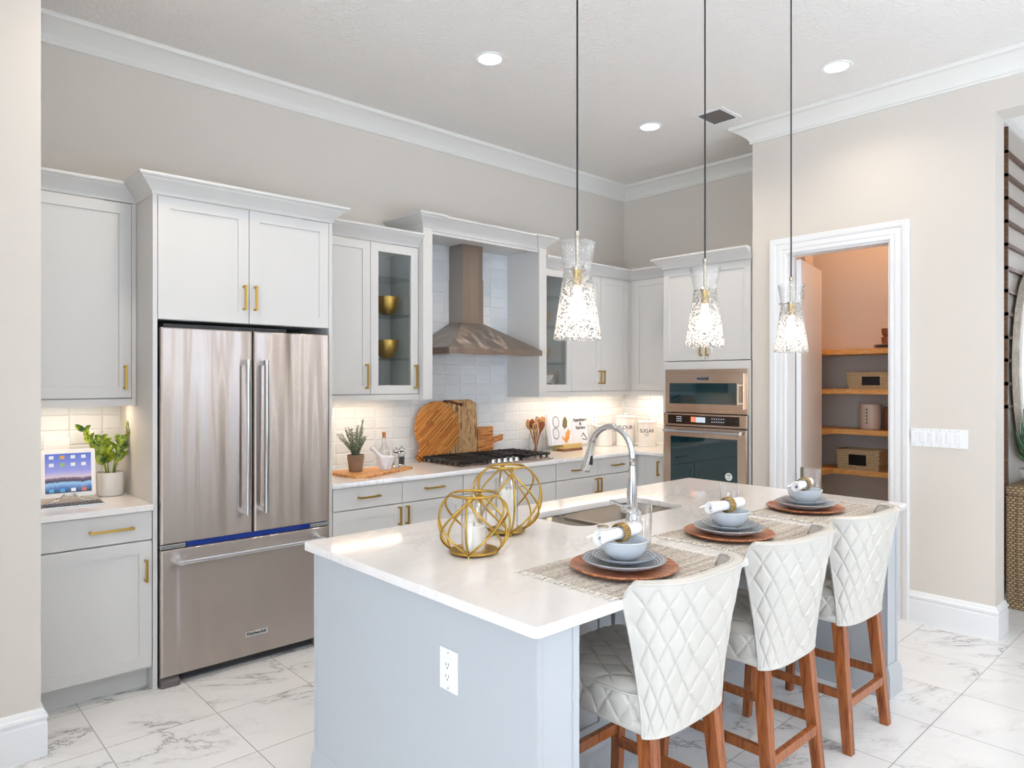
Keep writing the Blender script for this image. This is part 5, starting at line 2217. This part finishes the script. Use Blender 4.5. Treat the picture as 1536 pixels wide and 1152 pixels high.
b.tube([f(q[0], q[1], 0.023), f(q[0] + 0.012, q[1] - 0.012, 0.026), f(q[0] + 0.02, q[1] - 0.022, 0.022)], 0.0028, 6)
b.done('cord_loop', 'black', t, smooth=True)

t = thing('plank_cutting_board', 'tall streaked wooden plank board with a leather strap', 'cutting board', (3.42, 4.31, CT))
f = lean_pt(3.42, 4.3075, R(2.2))
b = B()
poly = [(-0.145, 0.0), (0.15, 0.0), (0.158, 0.30), (0.152, 0.425), (0.09, 0.455), (-0.145, 0.452)]
# real through-hole near the top
hole = [(-0.0 + 0.017 * math.cos(2 * PI * i / 20), 0.415 + 0.017 * math.sin(2 * PI * i / 20)) for i in range(20)]
me = curve_plate(poly, [hole], -0.011, 0.011, 0.002)
for v in me.vertices:
    a, z, dpt = v.co
    v.co = f(a, z + 0.002, dpt + 0.011)
meshobj('board', me, 'plank', t)
b = B()
sp = [f(0.0, 0.415, 0.006), f(-0.008, 0.418, 0.03), f(-0.06, 0.43, 0.036), (f(-0.125, 0.447, 0.034)), f(-0.16, 0.45, 0.022), f(-0.165, 0.444, 0.008)]
b.tube(sp, [0.006, 0.007, 0.008, 0.008, 0.007, 0.005], 8)
b.done('leather_strap', 'leather', t, smooth=True)

t = thing('paddle_cutting_board', 'small dark-and-light wooden paddle board with its handle pointing right', 'cutting board', (3.66, 4.30, CT))
f = lean_pt(3.62, 4.309, R(2.0))
poly = [(-0.035, 0), (0.125, 0), (0.13, 0.095), (0.17, 0.105), (0.235, 0.12), (0.24, 0.165), (0.17, 0.15), (0.13, 0.15), (0.13, 0.235), (-0.035, 0.235)]
b = B().loft([[f(a, z, 0) for a, z in poly], [f(a, z, 0.018) for a, z in poly]])
b.done('board', 'boardwood', t, bevel=0.002)

# ------------------------------------------------------------------ utensil jar
t = thing('utensil_jar', 'clear glass jar packed with wooden cooking utensils', 'jar', (4.16, 4.22, CT))
b = B().lathe([(0, 0), (0.058, 0), (0.061, 0.004), (0.061, 0.155), (0.058, 0.157), (0.057, 0.155), (0.057, 0.010), (0, 0.010)], (0, 0, 0), 40)
smooth_angle(b.done('glass_jar', 'glass', t, world=False))
UT = [(-0.088, 0.0, 'spoon', 'spoonwood', 'wooden spoon leaning far left in the glass jar'), (-0.055, -0.012, 'spoon', 'reddark', 'dark round wooden spoon in the glass jar'),
      (-0.02, 0.02, 'small', 'reddark', 'small dark spoon at the back of the glass jar'), (0.008, -0.02, 'slot', 'spoonwood', 'slotted wooden turner in the middle of the jar'),
      (0.05, 0.02, 'dark', 'black', 'dark slotted turner standing at the back of the jar'), (0.068, -0.01, 'spat', 'spoonwood', 'pale wooden spatula leaning right in the jar'), (0.09, 0.012, 'spoon', 'ink', 'black ladle leaning far right in the jar'),
      (-0.072, 0.03, 'small', 'spoonwood', 'narrow pale spoon behind the leftmost spoon in the jar'), (-0.038, -0.03, 'slot', 'spoonwood', 'short slotted spoon low at the front left of the jar'),
      (0.032, -0.034, 'spat', 'reddark', 'dark wooden spatula low at the front right of the jar')]
for k, (dx, dy, kind, mat, lb) in enumerate(UT):
    bx = -dx * 0.35
    base = Vector((4.16 + bx * 0.5, 4.22 + dy * 0.3 - dy * 0.2, CT + 0.0112))
    head = Vector((4.16 + dx, 4.22 + dy, CT + 0.255 + (0.01 if kind in ('small', 'dark') else 0) - (0.05 if 'low at' in lb else 0)))
    d_ = (head - base)
    u_ = d_.normalized()
    o = B()
    o.tube([base, base.lerp(head, 0.5), base.lerp(head, 0.8)], [0.0052, 0.0048, 0.0058], 8)
    s_ = u_.cross(Vector((0, -1, 0))).normalized()
    fr_ = Vector((0, -1, 0))
    hw = {'spoon': 0.034, 'small': 0.025, 'slot': 0.036, 'dark': 0.034, 'spat': 0.033}[kind]
    hl = {'spoon': 0.085, 'small': 0.055, 'slot': 0.09, 'dark': 0.085, 'spat': 0.10}[kind]
    c0 = base.lerp(head, 0.78)
    rings = []
    for i in range(11):
        ff = i / 10
        if kind in ('spoon', 'small'):
            ww = hw * max(0.12, math.sin(PI * min(1, 0.08 + 0.9 * ff)) ** 0.6)
        elif kind == 'spat':
            ww = hw * (0.25 + 0.75 * min(1, ff * 1.8)) * (1 if ff < 0.9 else 0.75)
        else:
            ww = hw * (0.25 + 0.75 * min(1, ff * 2.2))
        th = 0.0035
        cc = c0 + u_ * hl * ff
        rings.append([cc - s_ * ww, cc - s_ * ww * 0.5 + fr_ * th, cc + s_ * ww * 0.5 + fr_ * th, cc + s_ * ww, cc + s_ * ww * 0.5 - fr_ * th, cc - s_ * ww * 0.5 - fr_ * th])
    o.loft(rings)
    q = o.done('cooking_utensil', mat, smooth=True)
    if kind in ('slot', 'dark'):
        qs = B()
        for i in (-1, 0, 1):
            cc = c0 + u_ * hl * 0.62 + s_ * i * 0.013
            qs.loft([[cc - s_ * 0.003 - u_ * 0.02 + fr_ * 0.0042, cc + s_ * 0.003 - u_ * 0.02 + fr_ * 0.0042, cc + s_ * 0.003 + u_ * 0.02 + fr_ * 0.0042, cc - s_ * 0.003 + u_ * 0.02 + fr_ * 0.0042],
                     [cc - s_ * 0.003 - u_ * 0.02 + fr_ * 0.003, cc + s_ * 0.003 - u_ * 0.02 + fr_ * 0.003, cc + s_ * 0.003 + u_ * 0.02 + fr_ * 0.003, cc - s_ * 0.003 + u_ * 0.02 + fr_ * 0.003]])
        qs.done('slots', 'ink' if kind == 'slot' else 'ceramic', q)
    tag(q, lb, 'utensil', 'cooking utensils in the jar')

# ------------------------------------------------------------------ cookbook
t = thing('open_cookbook', 'open cookbook on a small stand, with food pictures on its left page', 'book', (4.52, 4.18, CT))


def pg(a, z, d=0.0):
    # a: -1..1 across the spread, z up; pages bow near the spine
    x = 4.525 + a * 0.235
    bow = 0.016 * math.sin(PI * min(1, abs(a) * 1.15)) ** 0.8
    y = 4.135 + abs(a) * 0.02 - bow + z * 0.14
    return (x, y - d, CT + 0.052 + z * 0.985)


for sgn, nm in ((-1, 'left_page'), (1, 'right_page')):
    b = B()
    b.grid(lambda u, v: pg(sgn * u, 0.262 * v), 16, 6)
    b.grid(lambda u, v: pg(sgn * u, 0.262 * v, -0.012), 16, 6)
    b.grid(lambda u, v: pg(sgn * u, 0.262, -0.012 * v), 16, 1)
    b.grid(lambda u, v: pg(sgn * u, 0, -0.012 * v), 16, 1)
    b.grid(lambda u, v: pg(sgn, 0.262 * u, -0.012 * v), 6, 1)
    b.done(nm, 'page', t, smooth=False)
b = B()
b.loft([[pg(-1.02, -0.004, -0.0135), pg(1.02, -0.004, -0.0135), pg(1.02, 0.266, -0.0135), pg(-1.02, 0.266, -0.0135)],
        [pg(-1.02, -0.004, -0.040), pg(1.02, -0.004, -0.040), pg(1.02, 0.266, -0.040), pg(-1.02, 0.266, -0.040)]])
b.done('cover', 'white', t)


def ppoly(b, pts, d=0.0012):
    b.loft([[pg(a, z, d) for a, z in pts], [pg(a, z, d + 0.0006) for a, z in pts]])


b = B()
b.mi = 0
ppoly(b, [(-0.56, 0.06), (-0.36, 0.012), (-0.14, 0.062), (-0.26, 0.118)])
ppoly(b, [(-0.30, 0.10), (-0.22, 0.135), (-0.08, 0.12), (-0.12, 0.075)], 0.0022)
b.mi = 1
ppoly(b, [(-0.48, 0.165), (-0.38, 0.135), (-0.24, 0.155), (-0.2, 0.205), (-0.28, 0.245), (-0.36, 0.235), (-0.42, 0.215)])
b.mi = 2
for cx_, cz_, rr0 in ((-0.74, 0.20, 0.05), (-0.78, 0.10, 0.05)):
    for i in range(14):
        a0, a1 = 2 * PI * i / 14, 2 * PI * (i + 0.8) / 14
        ppoly(b, [(cx_ + rr0 * 4.2 * 0.62 * math.cos(a0), cz_ + rr0 * math.sin(a0)), (cx_ + rr0 * 4.2 * 0.62 * math.cos(a1), cz_ + rr0 * math.sin(a1)),
                  (cx_ + rr0 * 4.2 * 0.53 * math.cos(a1), cz_ + rr0 * 0.86 * math.sin(a1)), (cx_ + rr0 * 4.2 * 0.53 * math.cos(a0), cz_ + rr0 * 0.86 * math.sin(a0))])
b.done('printed_pictures', ['orange', 'olive', 'ink'], t)
b = B()
ppoly(b, [(0.50, 0.06), (0.64, 0.092), (0.66, 0.087), (0.52, 0.055)])
ppoly(b, [(0.62, 0.088), (0.92, 0.028), (0.94, 0.034), (0.66, 0.096)])
ppoly(b, [(0.54, 0.035), (0.9, 0.022), (0.92, 0.028), (0.56, 0.042)])
b.done('printed_line_art', 'ink', t)
tl = math.atan2(0.14, 0.985)
for i, (s_, zz) in enumerate((('Appetizers', 0.21), ('&', 0.175), ('Starters', 0.14))):
    p = pg(0.5, zz, 0.0025)
    mw = Matrix.Translation((p[0], p[1] - 0.001, p[2])) @ Matrix.Rotation(R(90) - tl, 4, 'X')
    text(s_, 0.040, 'ink', t, mw, ext=0.0003, bold=0.0008)
b = B()
b.box(4.35, 4.59, 4.075, 4.155, CT, CT + 0.022)
b.done('stand_base', 'bookbrown', t, bevel=0.002)
b = B()
b.box(4.35, 4.59, 4.08, 4.16, CT + 0.0222, CT + 0.030)
b.box(4.35, 4.59, 4.078, 4.092, CT + 0.030, CT + 0.062)
b.box(4.40, 4.42, 4.16, 4.25, CT + 0.001, CT + 0.05)
b.box(4.52, 4.54, 4.16, 4.25, CT + 0.001, CT + 0.05)
b.done('stand_ledge', 'bookspine', t, bevel=0.001)

# ------------------------------------------------------------------ canisters
for x, y, r, h, word, lb in ((5.045, 4.215, 0.085, 0.175, None, 'short plain white canister, leftmost of the three in the corner'), (5.20, 4.085, 0.092, 0.262, 'FLOUR', 'tall white canister lettered FLOUR'),
                             (5.297, 3.912, 0.087, 0.218, 'SUGAR', 'medium white canister lettered SUGAR, next to the ovens')):
    t = thing('canister', lb, 'canister', (x, y, CT), 0, 'white enamel canisters')
    b = B().lathe([(0, 0), (r - 0.002, 0), (r, 0.003), (r, 0.01), (r - 0.003, 0.013), (r - 0.003, h - 0.006), (r, h - 0.003), (r, h), (0, h)], (0, 0, 0), 48)
    smooth_angle(b.done('jar', 'ceramic', t, world=False))
    b = B().lathe([(0, h + 0.0002), (r + 0.003, h + 0.0002), (r + 0.003, h + 0.012), (r - 0.006, h + 0.017), (0.02, h + 0.021), (0, h + 0.021)], (0, 0, 0), 48)
    b.lathe([(0, h + 0.02), (0.012, h + 0.02), (0.010, h + 0.028), (0.019, h + 0.034), (0.019, h + 0.04), (0, h + 0.043)], (0, 0, 0), 24)
    smooth_angle(b.done('lid', 'ceramic', t, world=False))
    if word:
        rr0 = r - 0.003 + 0.0006
        # lettering wrapped on the front of the jar, facing the room
        ang = math.atan2(-y, -x)
        for s_, zz, sz in ((word, h * 0.66, 0.046), ('pantry', h * 0.66 - 0.03, 0.010), ('goods', h * 0.66 - 0.042, 0.010)):
            if s_ != word:
                continue
            cu = bpy.data.curves.new('tmp', 'FONT')
            cu.body = s_
            cu.size = sz
            cu.align_x = 'CENTER'
            cu.align_y = 'CENTER'
            cu.offset = 0.0006
            oo = bpy.data.objects.new('tmp', cu)
            COL.objects.link(oo)
            me = bpy.data.meshes.new_from_object(oo.evaluated_get(bpy.context.evaluated_depsgraph_get()))
            bpy.data.objects.remove(oo)
            for v in me.vertices:
                a = ang + v.co.x / rr0
                v.co = (rr0 * math.cos(a), rr0 * math.sin(a), zz + v.co.y)
            me.materials.clear()
            me.materials.append(M['ink'])
            ob = bpy.data.objects.new('lettering', me)
            COL.objects.link(ob)
            ob.parent = t
        b = B()
        for i, wd in enumerate((0.028, 0.022, 0.012)):
            zz = h * 0.66 - 0.027 - i * 0.010
            n = 6
            for k in range(n):
                a0 = ang + (-wd + 2 * wd * k / n) / rr0
                a1 = ang + (-wd + 2 * wd * (k + 0.7) / n) / rr0
                b.loft([[(rr0 * math.cos(a0), rr0 * math.sin(a0), zz), (rr0 * math.cos(a1), rr0 * math.sin(a1), zz), (rr0 * math.cos(a1), rr0 * math.sin(a1), zz + 0.003), (rr0 * math.cos(a0), rr0 * math.sin(a0), zz + 0.003)],
                        [((rr0 + .0004) * math.cos(a0), (rr0 + .0004) * math.sin(a0), zz), ((rr0 + .0004) * math.cos(a1), (rr0 + .0004) * math.sin(a1), zz), ((rr0 + .0004) * math.cos(a1), (rr0 + .0004) * math.sin(a1), zz + 0.003), ((rr0 + .0004) * math.cos(a0), (rr0 + .0004) * math.sin(a0), zz + 0.003)]])
        b.done('small_print', 'ink', t, world=False)

t = thing('wall_outlet', 'white outlet on the tiles between the cookbook and the canisters', 'outlet', (5.04, 4.333, 1.1))
B().box(5.0, 5.08, 4.327, 4.3329, 1.095, 1.22).done('cover_plate', 'white', t, bevel=0.002)
b = B()
for z in (1.13, 1.165):
    b.box(5.026, 5.031, 4.3262, 4.327, z, z + 0.014)
    b.box(5.046, 5.051, 4.3262, 4.327, z, z + 0.014)
b.done('slots', 'darkgrey', t)

# ------------------------------------------------------------------ light switches
t = thing('light_switch_panel', 'wide white plate with six rocker switches right of the doorway', 'light switch', (4.867, 1.39, 1.165))
B().box(4.861, 4.8669, 1.236, 1.546, 1.108, 1.222).done('cover_plate', 'white', t, bevel=0.002)
for k in range(6):
    y = 1.268 + k * 0.0492
    b = B()
    b.loft([[(4.861, y, 1.133), (4.861, y + 0.033, 1.133), (4.861, y + 0.033, 1.197), (4.861, y, 1.197)],
            [(4.8575, y + 0.002, 1.135), (4.8575, y + 0.031, 1.135), (4.8545, y + 0.031, 1.195), (4.8545, y + 0.002, 1.195)]])
    b.done('rocker_switch', 'white', t, bevel=0.0008)
b = B()
for k in range(6):
    y = 1.2845 + k * 0.0492
    for z in (1.118, 1.212):
        b.cyl((4.8602, y, z), (4.861, y, z), 0.0022, seg=8)
b.done('screws', 'slot', t)

# ------------------------------------------------------------------ pantry
for i, z in enumerate((0.768, 1.108, 1.449, 1.785)):
    b = B()
    b.prism([(5.66, 2.8595), (5.66, 2.556), (6.10, 2.556), (6.10, 1.40), (6.4195, 1.40), (6.4195, 2.8595)], z - 0.043, z)
    o = b.done('pantry_shelf', 'pine', bevel=0.002)
    tag(o, ('pine corner shelf in the pantry, lowest one in view', 'pine corner pantry shelf carrying the stoneware crock', 'pine corner pantry shelf carrying the smaller basket', 'topmost pine corner shelf in the pantry')[i], 'shelf', 'pine shelves in the pantry')


def basket(x0, x1, y0, y1, z, h, label):
    t = thing('storage_basket', label, 'basket', ((x0 + x1) / 2, (y0 + y1) / 2, z), 0, 'woven storage baskets')
    b = B()
    cx, cy = (x0 + x1) / 2, (y0 + y1) / 2
    hx, hy = (x1 - x0) / 2, (y1 - y0) / 2

    def ring(k, z_):
        return [(p[0] * k, p[1] * k, z_) for p in rrect(-hx, hx, -hy, hy, 0.02, 4)]
    b.loft([ring(0.95, 0), ring(1.0, h * 0.5), ring(1.0, h), ring(0.93, h), ring(0.9, 0.01)])
    b.done('woven_body', 'basket', t, world=False)
    b = B()
    b.tube([(x, y, h - 0.002) for x, y in rrect(-hx * 0.98, hx * 0.98, -hy * 0.98, hy * 0.98, 0.02, 4)], 0.008, 8, closed=True)
    b.done('rim', 'basket', t, world=False, smooth=True)
    B().box(-hx - 0.004, -hx + 0.002, -0.075, 0.065, h * 0.24, h * 0.78).done('black_label', 'black', t, world=False)


basket(6.115, 6.36, 2.185, 2.54, 0.7685, 0.165, 'larger woven basket with a black label on the lowest pantry shelf')
basket(6.115, 6.36, 2.055, 2.455, 1.4495, 0.135, 'smaller woven basket with a black label on the upper middle shelf')
b = B().lathe([(0, 0), (0.07, 0), (0.079, 0.008), (0.083, 0.04), (0.084, 0.12), (0.081, 0.19), (0.077, 0.212), (0.073, 0.214), (0.071, 0.2), (0.076, 0.04), (0, 0.02)], (0, 0, 0), 36)
t = thing('stoneware_crock', 'taupe stoneware crock on the pantry shelf between the two baskets', 'crock', (6.23, 2.295, 1.1085))
smooth_angle(b.done('crock_body', 'mug', t, world=False))
b = B()
for k in range(5):
    b.box(-0.0855, -0.083, 0.0 - 0.006, 0.006, 0.05 + k * 0.028, 0.068 + k * 0.028)
b.done('stamped_marks', 'olive', t, world=False)
b = B().lathe([(0, 0), (0.055, 0), (0.06, 0.006), (0.062, 0.19), (0.058, 0.192), (0.056, 0.02), (0, 0.015)], (0, 0, 0), 32)
o = smooth_angle(b.done('brown_jar', 'bookbrown'))
o.location = (6.25, 2.135, 1.1085)
tag(o, 'brown jar partly hidden by the door frame beside the stoneware crock', 'jar')
for k in range(3):
    b = B().lathe([(0, 0), (0.07, 0), (0.115, 0.009), (0.118, 0.011), (0.112, 0.0115), (0.07, 0.004), (0, 0.004)], (0, 0, 0), 40)
    o = smooth_angle(b.done('saucer', 'darkgrey' if k % 2 else 'mug'))
    o.location = (6.24, 2.15, 1.7855 + k * 0.0118)
    tag(o, 'flat plate in the pantry plate stack, %s' % ('at the bottom', 'in the middle', 'on top under the cups')[k], 'plate', 'stacked plates on the top pantry shelf')
for k in range(2):
    b = B().lathe([(0, 0), (0.03, 0), (0.046, 0.02), (0.05, 0.055), (0.05, 0.07), (0.047, 0.07), (0.043, 0.024), (0, 0.008)], (0, 0, 0), 32)
    o = smooth_angle(b.done('cup', 'amber'))
    o.location = (6.24, 2.16, 1.8135 + k * 0.0705)
    tag(o, 'brown glass cup standing %s on the top pantry shelf' % ('on the plate stack' if k == 0 else 'on the other cup'), 'cup', 'stacked cups on the top pantry shelf')

# ------------------------------------------------------------------ foyer seen through the opening
b = B()
b.box(5.72, 9.0, 1.240, 1.2499, 0.2, H - 0.16)
struct(b.done('trim_panel', 'cream'))
b = B()
z = 3.238 - 0.158 * 12
while z < H - 0.2:
    b.box(5.70, 9.0, 1.215, 1.2399, z - 0.012, z + 0.012)
    z += 0.158
b.box(5.70, 5.722, 1.215, 1.2499, 0.2, H - 0.16)
struct(b.done('trim_battens', 'batten'))
o = B().sweep([(a, h_) for a, h_ in CP], [(5.06, 1.249), (9.05, 1.249)]).done('trim_3', 'crown')
struct(smooth_angle(o, 30))

t = thing('oval_mirror', 'oval wall mirror in a broad pale wooden frame above the woven console', 'mirror', (6.32, 1.21, 0.95))
mxc, mzc, ma, mb = 6.33, 1.63, 0.52, 0.70
b = B()
N = 72
rings = []
for kk, yy in ((1.0, 1.2145), (1.0, 1.178), (0.985, 1.172), (0.83, 1.172), (0.82, 1.18), (0.82, 1.2145)):
    sc_b = 1 - (1 - kk) * ma / mb
    rings.append([(mxc + ma * kk * math.cos(2 * PI * i / N), yy, mzc + mb * sc_b * math.sin(2 * PI * i / N)) for i in range(N)])
rings.append(rings[0])
rv = [[b.bm.verts.new(p) for p in r_] for r_ in rings[:-1]]
rv.append(rv[0])
for a_, c_ in zip(rv[:-1], rv[1:]):
    for i in range(N):
        j = (i + 1) % N
        b.bm.faces.new((a_[i], a_[j], c_[j], c_[i]))
b.done('frame', 'mirrorframe', t)
b = B()
b.loft([[(mxc + ma * 0.825 * math.cos(2 * PI * i / N), 1.2145, mzc + mb * 0.87 * math.sin(2 * PI * i / N)) for i in range(N)],
        [(mxc + ma * 0.825 * math.cos(2 * PI * i / N), 1.195, mzc + mb * 0.87 * math.sin(2 * PI * i / N)) for i in range(N)]])
b.done('mirror_glass', 'mirror', t)

t = thing('woven_console', 'rattan-wrapped console table under the mirror in the foyer', 'console table', (6.3, 0.99, 0))
b = B()
b.box(5.60, 7.0, 0.78, 1.205, 0.755, 0.82)
b.box(5.60, 5.67, 0.78, 1.205, 0.0, 0.755)
b.box(6.93, 7.0, 0.78, 1.205, 0.0, 0.755)
b.box(5.67, 6.93, 1.15, 1.205, 0.05, 0.755)
b.done('woven_frame', 'rattan', t, bevel=0.012)
b = B()
for k in range(7):
    y = 0.80 + k * 0.056
    b.tube([(5.597, y, 0.75), (5.597, y, 0.06)], 0.007, 6)
b.done('woven_ribs', 'rattan', t, smooth=True)

t = thing('potted_agave', 'spiky green agave in a low white bowl on the foyer console', 'plant', (5.84, 1.005, 0.8205))
b = B().lathe([(0, 0), (0.09, 0), (0.10, 0.004), (0.16, 0.035), (0.175, 0.085), (0.172, 0.10), (0.165, 0.098), (0.165, 0.085), (0.15, 0.045), (0, 0.03)], (0, 0, 0), 44)
smooth_angle(b.done('bowl', 'ceramic', t, world=False))
B().cyl((0, 0, 0.05), (0, 0, 0.088), 0.158, seg=32).done('soil', 'soil', t, world=False)
b = B()
rnd = random.Random(5)
for k in range(34):
    a = 2.39996 * k
    el = 0.3 + 0.95 * (k / 34)
    L = 0.44 - 0.05 * rnd.random()
    base = Vector((0.02 * math.cos(a), 0.02 * math.sin(a), 0.09))
    out = min(L * math.cos(el), 0.34)
    tip = base + Vector((math.cos(a) * out, math.sin(a) * min(out, 0.18), L * math.sin(el) * 1.05))
    blade(b, base, tip, 0.028, curl=-0.3, n=9, cup=0.35, prof=lambda f_: (0.75 + 0.9 * f_ - 1.65 * f_ * f_) ** 1.0 if f_ < 1 else 0)
for v in b.bm.verts:
    v.co.y = max(-0.2, min(v.co.y, 0.155))
o = b.done('leaves', 'agave', t, world=False, smooth=True, solid=0.004)
b = B().cyl((5.72, 0.87, 0.8203), (5.72, 0.87, 1.0), 0.02, seg=16)
o = b.done('tmpv', 'glass')
bpy.data.objects.remove(o)
